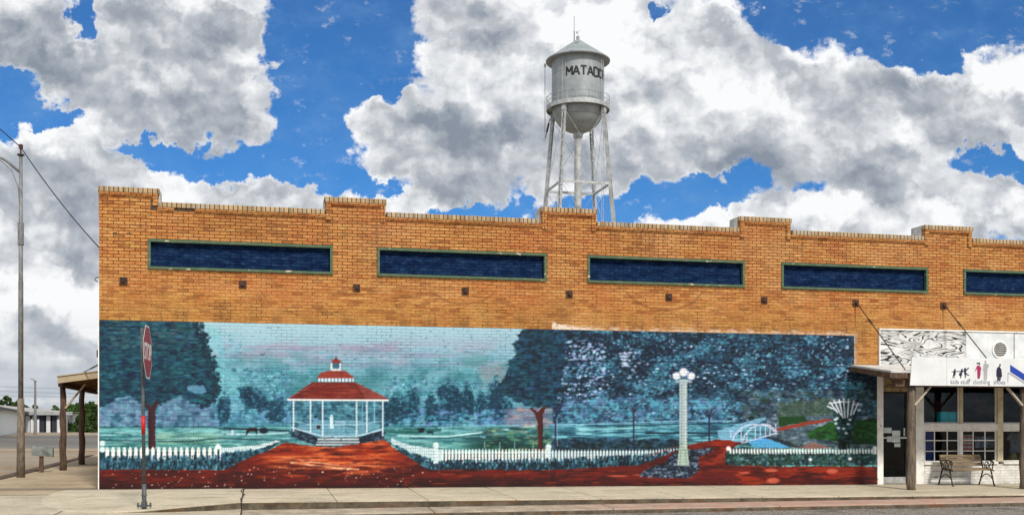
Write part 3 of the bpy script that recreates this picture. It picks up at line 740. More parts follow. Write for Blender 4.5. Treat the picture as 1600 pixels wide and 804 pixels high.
# gazebo surroundings then the gazebo
dabs(1200, (455, 625, 600, 690), None, [(48, 110, 130), (90, 160, 180), (40, 84, 100), (110, 180, 190), (30, 70, 90)], (2, 6), (1.5, 4), (.2, .5))
poly([(456, 668), (500, 684), (558, 684), (600, 670), (600, 688), (570, 694), (500, 697), (456, 682)], (44, 70, 84), 1, rough=1.5)
dabs(260, (456, 672, 600, 695), pmask([(456, 670), (500, 684), (558, 684), (600, 672), (600, 687), (570, 694), (500, 697), (456, 680)]), [(30, 50, 66), (80, 110, 130), (20, 36, 50)], (2, 4), (1, 2.5), (.4, .8))
poly([(462, 666), (500, 656), (560, 656), (597, 664), (558, 680), (502, 681)], (120, 178, 192), .75)
line([(522, 660), (558, 668)], 1.5, (30, 60, 70), .8); poly([(524, 657), (540, 657), (540, 665), (524, 665)], (150, 195, 210), .7)
poly([(449, 623), (487, 597), (556, 597), (607, 622), (607, 626), (449, 626)], (140, 48, 46))
poly([(484, 623), (494, 597), (556, 597), (572, 622)], (146, 50, 46)); poly([(572, 622), (556, 597), (607, 623)], (166, 82, 78))
line([(449, 623), (494, 598)], 1.2, (210, 130, 110), .6)
dabs(150, (450, 598, 605, 622), pmask([(455, 621), (487, 598), (556, 598), (602, 621)]), [(140, 40, 38), (190, 80, 70)], (5, 12), (.6, 1.2), (.2, .5))
line([(450, 624), (606, 625)], 2.8, (226, 238, 240))
poly([(495, 590), (501, 582), (512, 579), (540, 579), (553, 589), (555, 591)], (180, 70, 62)); poly([(498, 591), (553, 591), (553, 596), (498, 596)], (206, 226, 232))
for q in range(10): line([(501+q*5.4, 591.5), (501+q*5.4, 595)], 1.5, (50, 80, 96), .8)
poly([(517, 566), (533, 566), (533, 579), (517, 579)], (215, 230, 235)); poly([(519.5, 567), (530.5, 567), (530.5, 576), (519.5, 576)], (70, 120, 140))
poly([(515, 567), (525, 558), (536, 567)], (176, 60, 54)); line([(525, 556), (525, 560)], 1.2, (80, 40, 50))
for x_ in (458.5, 485, 504, 557, 573, 598): line([(x_, 626), (x_, 672 if x_ in (458.5,) else 676 if x_ in (485, 573) else 681 if x_ in (504, 557) else 680)], 2.4, (205, 228, 236)); line([(x_-1.8, 627), (x_-1.8, 672)], .9, (26, 56, 78), .6)
line([(585, 628), (585, 660)], 1.4, (150, 196, 210)); line([(566, 628), (566, 668)], 1, (130, 180, 200))
line([(456, 667), (503, 681), (557, 681), (598, 670)], 2, (190, 220, 232)); line([(460, 657), (484, 663), (558, 663), (597, 657)], 1.3, (160, 205, 220), .8)
for y_, xa, xb_ in ((685.5, 497, 560), (690, 496, 561), (694, 494, 562)): line([(xa, y_), (xb_, y_)], 2, (214, 232, 240)); line([(xa, y_+2.1), (xb_, y_+2.1)], 1.3, (20, 40, 60))
poly([(515, 669), (516, 656), (515, 652), (518, 647), (521, 652), (520, 657), (522, 669)], (200, 228, 230)); dab(518, 649, 2.2, 2, (180, 215, 220), 1)
dab(493, 656, 4, 3.5, (110, 160, 190), .9); dab(493, 650.5, 2, 2, (24, 40, 50), 1); poly([(495, 664), (501, 664), (501, 670), (495, 670)], (60, 20, 40), .8)
# horses and a white figure on the lawn, birds
poly([(384, 678), (385, 672), (389, 668), (398, 667), (402, 668), (403, 674), (401, 679), (399, 674), (390, 674), (388, 676), (386, 679)], (60, 26, 36)); dab(412, 672, 7, 5, (22, 44, 62), .95); line([(406, 670), (409, 674)], 2, (22, 44, 62))
dab(363, 675, 2, 4, (215, 215, 225), .95); dab(372, 678, 2.5, 2, (180, 220, 225), .7)
for (x_, y_) in [(410, 553), (383, 577), (443, 584)]: line([(x_-3, y_), (x_, y_+1), (x_+4, y_-1)], 1.2, (34, 50, 66), .8)
poly([(652, 669), (662, 667), (664, 671), (660, 676), (655, 676)], (20, 44, 56), .95); poly([(667, 673), (676, 672), (678, 679), (676, 679), (674, 676), (669, 677), (668, 679)], (30, 54, 60), .9)
# pool of warm light near the middle tree
put(S(780, 800, xx)*S(862, 850, xx)*S(636, 642, yy)*S(666, 660, yy)*.55, (150, 140, 155))
dabs(90, (790, 638, 862, 666), None, [(190, 160, 150), (120, 130, 160), (90, 110, 130)], (3, 8), (2, 4), (.2, .5))
put(pmask([(600, 685), (862, 680), (862, 704), (600, 700)], 3, 41)*S(700, 760, xx)*.85, (26, 76, 76))
dabs(200, (760, 668, 862, 705), None, [(150, 150, 110), (30, 74, 70), (110, 170, 130), (24, 60, 66), (60, 130, 110)], (3, 10), (1, 2.5), (.25, .6))
# right wood: slate blue with cyan and lavender light
right_wood = S(862, 866, xx)*S(668, 660, yy)
put(right_wood, (34, 62, 86))
put(right_wood*S(.46, .68, fbm(60, 30, 51))*.8, (56, 112, 134)); put(right_wood*S(.5, .7, fbm(24, 14, 52))*.7, (22, 40, 62))
put(right_wood*S(575, 640, yy)*S(1230, 1120, xx)*S(.42, .62, fbm(26, 18, 53))*.8, (92, 160, 176))
put(right_wood*S(.55, .7, fbm(20, 12, 58))*S(1100, 1160, xx)*.6, (70, 90, 104))
lights = S(.44, .66, fbm(34, 18, 54))*.85+.08
dabs(6500, (866, 516, 1372, 664), lights, [(84, 160, 172), (64, 124, 144), (112, 190, 196), (90, 120, 150), (60, 140, 146)], (1.2, 3.4), (.8, 1.8), (.3, .8))
dabs(6500, (866, 516, 1372, 664), 1-lights, [(18, 34, 50), (30, 52, 74), (12, 28, 36), (44, 78, 92), (34, 80, 90), (70, 120, 130)], (1.2, 3.6), (.8, 1.9), (.3, .8))
wl = S(.5, .62, fbm(30, 16, 55)); 
dabs(260, (866, 530, 945, 630), wl*.3+.3, [(190, 200, 230), (150, 170, 214), (170, 220, 230)], (1, 3.4), (.8, 2), (.4, .9))
dabs(420, (940, 525, 1340, 660), wl*.6+.3, [(170, 200, 220), (200, 220, 235), (120, 190, 210)], (1, 3), (.7, 1.8), (.35, .9))
dabs(26, (968, 550, 994, 572), None, [(200, 215, 230)], (1.5, 4), (1, 2), (.4, .9))
dabs(700, (880, 620, 1130, 664), None, [(90, 180, 196), (110, 200, 205), (120, 150, 190), (46, 96, 120), (60, 80, 100)], (2, 6), (1.5, 4), (.25, .6))
line([(862, 563), (1080, 566), (1320, 572)], 1.4, (14, 26, 40), .7)
dabs(800, (1160, 610, 1372, 655), None, [(90, 110, 120), (60, 80, 92), (120, 150, 150), (50, 84, 60), (40, 52, 66)], (2, 5), (1.5, 3.5), (.25, .6))
put(pmask([(1215, 630), (1300, 622), (1300, 655), (1215, 655)], 4, 57)*.5, (96, 120, 84))
# middle tree, over both
mc = pmask([(835, 500), (880, 500), (885, 540), (878, 600), (866, 632), (845, 636), (830, 633), (806, 628), (792, 616), (780, 610), (778, 603), (790, 590), (796, 570), (806, 545), (800, 538), (812, 528), (808, 520), (820, 514)], 6, 61, 9)
put(mc*S(900, 860, xx), (18, 62, 80))
for q in range(34):
    ax_q, ay_q = pr.uniform(790, 870), pr.uniform(520, 625); put(np.clip(1.3-((xx-ax_q)/pr.uniform(8, 18))**2-((yy-ay_q)/pr.uniform(4, 9))**2+(fbm(6, 4, q+300)-.5)*2, 0, 1)*mc*.5*S(895, 858, xx), [(12, 44, 60), (34, 100, 112)][q % 2])
dabs(1500, (768, 505, 890, 636), mc*S(895, 858, xx), [(14, 50, 70), (24, 84, 98), (40, 110, 122), (12, 40, 58), (56, 104, 140)], (2, 6), (1, 2.4), (.25, .65))
poly([(841, 707), (840, 660), (835, 645), (826, 637), (832, 636), (840, 643), (846, 637), (852, 632), (852, 637), (848, 648), (848, 707)], (98, 46, 46), 1, rough=1, rs=4)
line([(847, 650), (847, 705)], 1.8, (60, 24, 34), .8)
# water meadow on the right
wm = S(862, 865, xx)*S(659, 663, yy)*S(1230, 1180, xx)
put(wm, (84, 156, 166)); put(wm*S(.5, .64, fbm(50, 5, 71))*.8, (40, 92, 108)); put(wm*S(684, 694, yy)*.75, (30, 64, 76))
dabs(900, (864, 660, 1190, 700), None, [(120, 200, 200), (60, 130, 145), (30, 76, 92), (150, 220, 215), (44, 100, 116)], (5, 15), (.6, 1.7), (.25, .6))
dabs(600, (864, 686, 1060, 702), None, [(24, 50, 64), (36, 74, 88), (60, 100, 130), (20, 44, 50)], (2, 5), (1.5, 3.5), (.3, .7))
line([(862, 663), (960, 661), (1060, 657), (1150, 657)], 1.5, (150, 200, 215), .8); line([(930, 665), (1070, 662), (1160, 660)], 2, (26, 56, 70), .7); line([(1010, 676), (1160, 676)], 3, (22, 60, 74), .8); line([(905, 671), (1000, 668)], 2, (160, 230, 220), .8)
for (x_, h_, c_) in [(868, 630, (70, 60, 90)), (990, 632, (56, 56, 76)), (1108, 640, (50, 50, 70))]:
    line([(x_, 700 if x_ < 1000 else 690), (x_, h_+14), (x_+1, h_+8)], 2.6, c_, .9)
    for dx in (-11, -5, 5, 12): line([(x_, h_+12), (x_+dx*.5, h_+6), (x_+dx, h_)], 1.2, c_, .8)
line([(870, 655), (871, 696)], 1.3, (170, 190, 210), .6)
# bridge, stream and lawn
poly([(1120, 672), (1195, 650), (1200, 652), (1150, 678), (1160, 690), (1125, 690)], (130, 190, 205), .8, rough=2)
poly([(1195, 651), (1290, 649), (1372, 650), (1372, 700), (1190, 700), (1205, 680)], (84, 112, 120), 1, rough=3)
dabs(600, (1195, 652, 1372, 700), None, [(60, 84, 96), (120, 140, 150), (40, 60, 72), (150, 170, 175), (90, 110, 100)], (2, 6), (1.2, 3), (.3, .6))
poly([(1216, 650), (1258, 649), (1262, 658), (1217, 666)], (32, 86, 34), 1, rough=1.5); poly([(1262, 674), (1298, 660), (1320, 668), (1318, 690), (1264, 683)], (28, 94, 30), 1, rough=3)
poly([(1335, 656), (1372, 652), (1372, 694), (1325, 692)], (22, 70, 30), 1, rough=3)
dabs(500, (1216, 650, 1372, 694), pmask([(1262, 674), (1298, 660), (1372, 655), (1372, 692), (1264, 683)]), [(40, 110, 36), (20, 64, 26), (60, 120, 60)], (2, 6), (1, 2.4), (.25, .6))
poly([(1213, 668), (1262, 658), (1296, 653), (1298, 657), (1264, 663), (1215, 673)], (178, 72, 52), 1, rough=.8)
poly([(1168, 690), (1190, 684), (1215, 690), (1234, 699), (1180, 699)], (84, 170, 220), 1, rough=1.5); poly([(1190, 680), (1230, 697), (1260, 700), (1215, 684)], (40, 56, 70), .8, rough=2)
poly([(1245, 700), (1270, 690), (1300, 700)], (170, 110, 100), .7, rough=2)
for dx in (0, -16):
    line([(1160+dx, 691), (1163+dx, 680), (1175+dx, 667), (1190+dx, 662), (1203+dx*.3, 664), (1213+dx*.2, 673)], 1.7, (206, 216, 238))
for x_, ya, yb in [(1158, 668, 692), (1167, 674, 690), (1180, 665, 687), (1188, 663, 685), (1196, 664, 682), (1203, 667, 680), (1212, 662, 676), (1142, 672, 683)]: line([(x_, ya), (x_, yb)], 1.4, (196, 210, 236))
line([(1158, 692), (1213, 676)], 1.8, (190, 206, 234))
line([(1140, 672), (1150, 676), (1158, 672)], 1.2, (180, 200, 226))
# fence and hedge belts
def pickets(x0, x1, top, bot, step, c=(226, 236, 242), var=0, topf=None):
    x_ = x0
    while x_ < x1:
        f = (x_-x0)/(x1-x0); tp = topf(x_) if topf else top
        w_ = step*.62
        poly_small([(x_, tp+4), (x_+w_/2, tp), (x_+w_, tp+4), (x_+w_, bot(x_) if callable(bot) else bot), (x_, bot(x_) if callable(bot) else bot)], c)
        x_ += step
def poly_small(pts, col, a=1.0):
    global xx, yy
    xs_ = [p[0] for p in pts]; ys_ = [p[1] for p in pts]
    sl = (slice(max(0, int(min(ys_)-2-Y0p)), int(max(ys_)+3-Y0p)), slice(max(0, int(min(xs_)-2-X0p)), int(max(xs_)+3-X0p)))
    X_, Y_ = xx[sl], yy[sl]; acc = np.zeros(X_.shape, np.float32)
    for ox in (-.33, 0, .33):
        for oy in (-.33, 0, .33):
            ins = np.zeros(X_.shape, bool); n = len(pts)
            for i in range(n):
                x1, y1 = pts[i]; x2, y2 = pts[(i+1) % n]
                if y1 == y2: continue
                ins ^= ((y1 > Y_+oy) != (y2 > Y_+oy)) & (X_+ox < (x2-x1)*(Y_+oy-y1)/(y2-y1)+x1)
            acc += ins/9
    m_ = acc[..., None]*a; C[sl] = C[sl]*(1-m_)+np.asarray(col, np.float32)*m_
hedge_c = [(18, 60, 76), (14, 48, 62), (34, 92, 108), (80, 140, 156), (12, 40, 56), (22, 70, 80), (50, 110, 136), (110, 165, 185), (84, 116, 160)]
poly([(150, 704), (345, 704), (400, 694), (438, 690), (420, 702), (385, 716), (350, 732), (150, 733)], (26, 76, 94), 1, rough=1.5)
poly([(600, 700), (692, 708), (862, 708), (1060, 706), (1080, 696), (1040, 712), (1000, 724), (862, 733), (668, 733), (640, 718)], (26, 72, 88), 1, rough=1.5)
hm = pmask([(150, 712), (345, 712), (400, 698), (436, 692), (420, 702), (385, 716), (350, 732), (150, 733)])
pickets(165, 343, 697, 719, 8.9)
dabs(1500, (152, 708, 438, 733), hm*S(705, 722, yy), hedge_c, (.8, 1.8), (1.6, 4.2), (.4, .85))
for (x_, y_) in [(160, 692), (160, 702), (341, 697)]: dab(x_, y_, 4.2, 4.2, (224, 238, 242), .95)
poly([(345, 699), (400, 695), (432, 688), (438, 689), (400, 702), (360, 706), (345, 707)], (206, 226, 232), 1, rough=1.2, rs=4)
for q in range(26): line([(347+q*3.4, 699-q*.38), (347+q*3.4, 708-q*.62)], .8, (90, 140, 160), .6)
dabs(300, (345, 700, 436, 730), pmask([(345, 706), (400, 701), (436, 690), (420, 702), (385, 716), (350, 732)]), hedge_c, (1.2, 3), (1, 2.5), (.4, .8))
# path fence right of the gazebo
poly([(611, 684), (640, 695), (690, 702), (690, 724), (676, 722), (640, 708), (612, 692)], (198, 220, 228), 1, rough=1)
for q in range(22): line([(614+q*3.5, 687+q*.75), (614+q*3.5, 693+q*1.4)], .8, (100, 150, 170), .55)
poly([(612, 692), (640, 708), (678, 728), (668, 732), (630, 706)], (50, 110, 130), 1, rough=2); dabs(240, (612, 690, 690, 732), pmask([(612, 692), (640, 705), (690, 722), (686, 732), (668, 732), (630, 706)]), hedge_c, (1.2, 3), (1, 2.4), (.4, .8))
pickets(690, 860, 700, 723, 5.2); pickets(862, 1010, 700, 720, 5.0, c=(210, 226, 234), topf=lambda x_: 701)
pickets(1010, 1076, 700, 712, 4.6, c=(196, 214, 226), topf=lambda x_: 701-(x_-1010)*.06)
for (x_, y_) in [(681, 695), (857, 697)]: dab(x_, y_, 4.6, 4.6, (222, 236, 240), .95); poly_small([(x_-3.5, y_), (x_+3.5, y_), (x_+3.5, 724), (x_-3.5, 724)], (205, 222, 230))
hm = pmask([(668, 733), (690, 719), (862, 716), (1000, 710), (1076, 700), (1060, 708), (1000, 724), (862, 733)])
dabs(1500, (668, 700, 1078, 733), hm, hedge_c+[(20, 30, 44), (30, 40, 60), (16, 40, 50)], (.8, 1.8), (1.5, 3.8), (.4, .85))
for x_ in (757, 781, 804, 833): line([(x_, 690), (x_, 700)], 1.2, (150, 196, 190), .8)
# red earth
earth = pmask([(150, 733), (350, 733), (386, 716), (425, 700), (445, 690), (470, 694), (520, 699), (600, 686), (625, 706), (668, 733), (862, 733), (1000, 726), (1046, 708), (1080, 694), (1120, 685), (1160, 690), (1148, 698), (1133, 706), (1133, 724), (1150, 727), (1380, 728), (1380, 780), (150, 780)], 1.5, 81)
put(earth, (122, 36, 28)); put(earth*S(.42, .62, fbm(40, 8, 82))*.8, (84, 24, 24))
put(earth*S(380, 440, xx)*S(680, 600, xx)*S(735, 715, yy)*.7, (186, 66, 34)); put(earth*S(.5, .66, fbm(44, 5, 83))*S(390, 450, xx)*S(650, 590, xx)*S(752, 735, yy)*.8, (222, 112, 70))
put(earth*S(400, 450, xx)*S(640, 560, xx)*S(708, 714, yy)*S(738, 728, yy)*S(.4, .6, fbm(46, 4, 86))*.8, (232, 132, 88))
line([(455, 722), (520, 730), (560, 732)], 3.2, (246, 196, 160), .85); line([(470, 719), (530, 726)], 1.6, (246, 210, 180), .8); line([(440, 714), (500, 718)], 2.2, (236, 140, 100), .7); line([(480, 727), (600, 727)], 1.6, (230, 140, 110), .7)
put(earth*S(746, 762, yy)*.75, (62, 28, 32)); put(earth*S(600, 640, xx)*S(870, 840, xx)*S(745, 755, yy)*S(.4, .6, fbm(50, 8, 84))*.8, (60, 34, 36))
put(earth*S(1060, 1120, xx)*S(.5, .62, fbm(30, 10, 85))*.55, (196, 70, 34))
put(earth*S(870, 866, xx)*S(855, 865, xx)*.5, (60, 14, 20))
dabs(700, (155, 690, 1372, 764), earth, [(140, 48, 34), (96, 26, 24), (176, 76, 46), (72, 22, 26), (60, 30, 34)], (4, 14), (.8, 2.2), (.2, .5))
dabs(95, (156, 728, 700, 762), earth, [(230, 190, 180), (240, 225, 215), (220, 150, 130)], (.8, 1.5), (.6, .9), (.4, .9))
for (x_, y_, rx, ry) in [(1163, 738, 9, 1.6), (1206, 734, 10, 2.6), (1208, 750, 10, 4.5), (1300, 735, 9, 4), (965, 743, 16, 1.2), (1000, 741, 12, 1)]: dab(x_, y_, rx, ry, (226, 120, 104), .75)
line([(1010, 712), (1050, 699), (1100, 690)], 2, (200, 90, 70), .4)
# bed with the lamp
poly([(998, 742), (1010, 732), (1040, 722), (1052, 708), (1085, 702), (1114, 699), (1112, 704), (1090, 712), (1092, 735), (1075, 746), (1030, 745)], (44, 60, 80), 1, rough=2)
bed = pmask([(998, 742), (1010, 732), (1040, 722), (1052, 708), (1085, 702), (1114, 699), (1112, 704), (1090, 712), (1092, 735), (1075, 746), (1030, 745)])
dabs(500, (998, 698, 1116, 747), bed, [(24, 36, 52), (90, 110, 140), (60, 80, 104), (130, 150, 170), (16, 22, 34)], (1.2, 3.5), (1, 2.6), (.4, .85))
poly([(1062, 592), (1073, 592), (1074, 700), (1077, 727), (1058, 727), (1061, 700)], (168, 188, 178)); line([(1065, 600), (1065, 700)], 1.2, (120, 160, 150), .7); line([(1070.5, 600), (1070.5, 700)], 1, (226, 240, 226), .8)
line([(1057, 702), (1077, 702)], 1.6, (130, 160, 150)); line([(1064, 704), (1062, 726)], 1.2, (120, 150, 140), .8); line([(1071, 704), (1073, 726)], 1.2, (120, 150, 140), .8)
line([(1056, 596), (1080, 596)], 2.6, (170, 196, 186)); line([(1061, 615), (1075, 615)], 1.6, (150, 180, 170), .8)
for (x_, y_, r_) in [(1068, 581, 8), (1057, 587, 7.2), (1080, 587, 7.2)]: dab(x_, y_, r_*.85, r_*.85, (224, 232, 246), 1); dab(x_-2, y_-2, 2.5, 2.5, (246, 250, 255), .6)
# fence and hedge at the right with the white trellis
poly([(1133, 706), (1372, 706), (1372, 726), (1135, 726)], (44, 84, 88), 1, rough=1.2)
dabs(700, (1134, 708, 1372, 726), None, [(30, 60, 66), (70, 110, 116), (40, 90, 60), (110, 150, 160), (24, 44, 56)], (1.2, 3.2), (1.2, 3), (.4, .8))
x_ = 1140
while x_ < 1366:
    poly_small([(x_, 701+pr.uniform(-1, 1)), (x_+2.4, 700), (x_+2.8, 708+pr.uniform(-1, 2)), (x_, 707)], (228, 238, 242)); x_ += 4.7
for (x_, y_, r_) in [(1138, 700, 3.6), (1367, 700, 3.6), (1367, 706, 3), (1266, 717, 2.6), (1328, 716, 2.6)]: dab(x_, y_, r_, r_, (236, 242, 244), .95)
dabs(420, (1300, 640, 1345, 700), pmask([(1303, 645), (1340, 645), (1332, 668), (1326, 700), (1312, 700), (1306, 668)], 3, 91), [(20, 66, 60), (44, 100, 84), (16, 48, 44), (80, 120, 130)], (1.4, 3.4), (1.2, 3), (.4, .85))
for a_, b_ in [((1293, 634), (1306, 640)), ((1297, 628), (1309, 644)), ((1303, 625), (1314, 648)), ((1311, 624), (1317, 652)), ((1318, 622), (1320, 652)), ((1326, 623), (1324, 651)), ((1334, 626), (1329, 648)), ((1341, 629), (1333, 646))]: line([a_, b_], 2.2, (222, 232, 236), .95)
line([(1295, 630), (1312, 627), (1328, 627)], 1.8, (222, 232, 236)); line([(1333, 631), (1346, 631)], 2, (222, 232, 236), .8)
for (x_, y_) in [(1305, 655), (1308, 653), (1306, 661), (1310, 668), (1325, 662), (1318, 669), (1328, 655), (1322, 676), (1342, 640)]: dab(x_, y_, 2.6, 1.8, (222, 236, 236), .85)
poly([(1316, 690), (1322, 690), (1323, 702), (1315, 702)], (14, 30, 36), .9)
# peeling: the joints show dark and some paint is gone
fl = fbm(7, 2.2, 95); put(S(.72, .76, fl)*.35*S(700, 690, yy), (30, 50, 60))
C = np.clip(C, 0, 255)
lumC = (C*A([.3, .59, .11])).sum(-1, keepdims=True); C = lumC+(C-lumC)*.84
rd = np.clip((C[..., 0]-C[..., 1]-40)/60, 0, 1)*(yy < 690); C[..., 0] -= 18*rd*(C[..., 0] > 120)
C[..., 2] *= 1+.03*(yy < 690)*(1+(xx > 860)); C[..., 1] *= 1-.01*(yy < 690); C[..., 2] -= 8*np.clip((C[..., 0]-C[..., 1]-30)/40, 0, 1)
C = np.clip((C-120)*1.26+114+(np.random.default_rng(3).normal(0, 5, C.shape[:2])[..., None]), 0, 255)
lin = np.where(C/255 <= .04045, C/255/12.92, ((C/255+.055)/1.055)**2.4)
MURAL_K = .82
MX0, MX1 = XL+.002, 15.86
NX, NZ = 1340, 264
Xg = np.linspace(MX0, MX1, NX); 
zt, zb_ = 3.80, -.12
Zg = np.linspace(zb_, zt, NZ)
GX, GZ = np.meshgrid(Xg, Zg)
dep = GX*SA+YW*CA; PXg = CX+F_PX*(GX*CA-YW*SA)/dep; PYg = HY-(GZ-CAM_Z)*F_PX/dep
fx = np.clip(PXg-X0p, 0, Wc-1.01); fy = np.clip(PYg-Y0p, 0, Hc-1.01); ix = fx.astype(int); iy = fy.astype(int); fx = (fx-ix)[..., None]; fy = (fy-iy)[..., None]
colr = (lin**1.10)[iy, ix]*(1-fx)*(1-fy)+lin[iy, ix+1]*fx*(1-fy)+lin[iy+1, ix]*(1-fx)*fy+lin[iy+1, ix+1]*fx*fy
me = bpy.data.meshes.new('mural')
nv = NX*NZ
co = np.stack([GX-XL, np.full_like(GX, -.005), GZ], -1).reshape(-1, 3).astype(np.float32)
ii = np.arange((NZ-1)*(NX-1)); r_ = ii//(NX-1); c_ = ii % (NX-1)
keep = ~((Xg[c_] > 15.19))                    # top edge steps down where the awning meets the wall
keep |= (Zg[r_] < 3.02)
r_, c_ = r_[keep], c_[keep]; a_ = r_*NX+c_
quads = np.stack([a_, a_+1, a_+NX+1, a_+NX], -1).astype(np.int32)
me.vertices.add(nv); me.vertices.foreach_set('co', co.ravel())
me.loops.add(quads.size); me.loops.foreach_set('vertex_index', quads.ravel())
me.polygons.add(len(quads)); me.polygons.foreach_set('loop_start', np.arange(0, quads.size, 4, dtype=np.int32))
me.update(calc_edges=True)
ca = me.color_attributes.new('paint', 'FLOAT_COLOR', 'POINT')
ca.data.foreach_set('color', np.concatenate([colr*MURAL_K, np.ones((NZ, NX, 1))], -1).reshape(-1).astype(np.float32))
m, t = material('mural_paint', .62, spec=.3)
s_ = t.sep(t.geo); p_ = t.comb(s_[0], s_[2])
wob = t.v('MULTIPLY_ADD', t.v('SUBTRACT', t.noise(p_, .8, 2, col=True), (.5, .5, .5)), (.02, .02, 0), p_)
brk = t.n('ShaderNodeTexBrick', {'offset': .5}, Vector=wob, Scale=1.0, Mortar_Size=.006, Mortar_Smooth=.3, Brick_Width=.232, Row_Height=.0745).outputs['Fac']
vc = t.n('ShaderNodeVertexColor', {'layer_name': 'paint'}).outputs['Color']
jf = t.m('MULTIPLY', brk, t.rng(t.noise(p_, 1.6, 5, .7), .38, .66, .12, .75))
c1 = t.mix(t.m('MULTIPLY', jf, .8), vc, (.012, .02, .03))
c1 = t.mix(t.rng(t.noise(t.v('MULTIPLY', p_, (1, 2.4, 1)), 9, 5, .75), .74, .78, 0, .5), c1, (.28, .25, .2))
gainc = t.mix(t.noise(t.v('MULTIPLY', p_, (3, 10, 1)), 4, 4, .7), (.78, .78, .78), (1.2, 1.2, 1.2))
c1 = t.mix(1.0, c1, gainc, 'MULTIPLY')
setc(t, c1); bump(t, t.m('SUBTRACT', t.m('MULTIPLY', t.noise(p_, 30, 3), .25), brk), .6, .005)
me.materials.append(m)
mural = bpy.data.objects.new('mural', me); COL.objects.link(mural); mural.parent = bld
mural['label'] = 'painted park scene with red-roofed gazebo, white picket fence and globe lamp'
# ================================================================== shopfront (parts of the building)
def WX(px, Y=YW): return at_y(px, 668, Y)[0]
def WZ(px, py, Y=YW): return at_y(px, py, Y)[1]
# weathered plywood fascia over the shop
m, t = material('weathered_plywood', .8, spec=.25)
s_ = t.sep(t.geo); p_ = t.comb(s_[0], s_[2])
wv = t.noise(t.v('MULTIPLY', p_, (.65, 2.3, 1)), 1.0, 2, .5, .9)
bands = t.m('ABSOLUTE', t.m('SUBTRACT', t.m('FRACT', t.m('MULTIPLY', wv, 17.0)), .5))
mod = t.rng(t.noise(t.v('MULTIPLY', p_, (1, 3, 1)), 1.3, 4, .7), .34, .50)
line_ = t.m('MULTIPLY', t.rng(bands, .22, .10), mod)
col = t.mix(t.rng(t.noise(p_, 3, 5, .6), .35, .65), (.70, .71, .70), (.50, .51, .51))
col = t.mix(t.m('MULTIPLY', line_, .97), col, (.012, .012, .014))
setc(t, col); bump(t, t.m('MULTIPLY', line_, -1), .6, .006); M['ply'] = m
M['board_white'] = mottled('white_board', (.72, .74, .75), (.55, .58, .60), 2.2, .7, speck=((.25, .25, .26), .68, 5))
fz0, fz1 = 3.0, 3.965
f = MB(); f.box(15.93, 18.50, YW-.05, YW-.002, fz0, fz1); f.build('plywood_fascia', M['ply'], bld, bevel=.004)
f = MB(); f.box(18.508, 19.98, YW-.048, YW-.002, fz0, fz1-.01); f.box(20.01, 24, YW-.045, YW-.002, fz0, fz1-.02); f.box(24.01, 29.4, YW-.045, YW-.002, fz0, fz1-.01)
f.split('painted_fascia', M['board_white'], bld, bevel=.004)
f = MB(); f.box(15.90, 29.45, YW-.075, YW-.001, fz1+.001, fz1+.04); f.box(15.90, 15.929, YW-.065, YW-.001, fz0, fz1); f.build('fascia_trim', M['white_paint'], bld, bevel=.004)
vt = MB(); vx, vz = at_y(1560, 546)
vt.lathe([(.20, 0), (.235, 0), (.235, .03), (.20, .03), (.20, 0)], (0, 0, 0), 28)
vt.v = [(vx+a, YW-.052-c, vz+b) for a, b, c in vt.v]
v = vt.build('round_vent', M['white_paint'], bld)
ls = MB()
for k in range(7):
    z = -.165+.055*k; h = math.sqrt(.2**2-z*z)-.002
    ls.hexa([(vx-h, YW-.088, vz+z-.013), (vx+h, YW-.088, vz+z-.013), (vx+h, YW-.066, vz+z-.006), (vx-h, YW-.066, vz+z-.006),
             (vx-h, YW-.092, vz+z+.001), (vx+h, YW-.092, vz+z+.001), (vx+h, YW-.066, vz+z+.006), (vx-h, YW-.066, vz+z+.006)])
ls.build('louvre', M['white_paint'], v)
dk = MB(); n = 28; dk.add([(vx+.2*math.cos(2*math.pi*k/n), YW-.056, vz+.2*math.sin(2*math.pi*k/n)) for k in range(n)], [tuple(range(n))])
m, t = material('black_void', .9); setc(t, (.008, .008, .009)); M['void'] = m
dk.build('duct', M['void'], v)
# frame timbers of the front
def wb(name, x0, x1, z0, z1, y0, y1, mat, parent=bld, bevel=.005):
    mb = MB(); mb.box(x0, x1, y0, y1, z0, z1); return mb.build(name, mat, parent, bevel=bevel)
bx = [WX(p) for p in (1372, 1379.5, 1420, 1431, 1443, 1500, 1504.5, 1558.5, 1567)]
FZ = -.22
wb('door_jamb', 15.865, bx[1], FZ, 3.0, YW-.03, YW+.2, M['white_paint'])
M['peeled'] = mottled('peeled_transom_board', (.36, .27, .16), (.24, .175, .10), 2.5, .85, speck=((.03, .022, .018), .60, 2.4))
wb('transom_board', bx[1]+.002, bx[3], 2.46, 2.998, YW+.03, YW+.12, M['peeled'])
vn = MB()
for pts in [[(0, .45), (.12, .32), (.16, .2), (.28, .08), (.33, .02)], [(.36, .5), (.4, .36), (.38, .22), (.44, .1), (.4, .0)], [(.52, .45), (.6, .3), (.68, .15), (.8, .02)], [(.05, .02), (.3, .05), (.5, .03), (.75, .06)]]:
    vn.tube([(bx[1]+.06+a, YW+.022, 2.49+b) for a, b in pts], .009, 6)
vn.build('dry_vine', M['rust'], bld)
wb('door_head', bx[1]+.002, bx[3], 2.35, 2.458, YW-.0, YW+.15, M['tan_wood'])
wb('door_post', bx[2]+.002, bx[3]-.002, FZ, 2.348, YW-.0, YW+.15, M['tan_wood'])
wb('pilaster', bx[3]+.001, bx[4], FZ, 2.998, YW-.02, YW+.2, M['white_paint'])
wb('window_post', bx[7], bx[8], .47, 2.998, YW-.015, YW+.15, M['cream_light_cast'])
wb('mullion', bx[5], bx[6], 1.50, 2.998, YW+.0, YW+.12, M['cream_light_cast'])
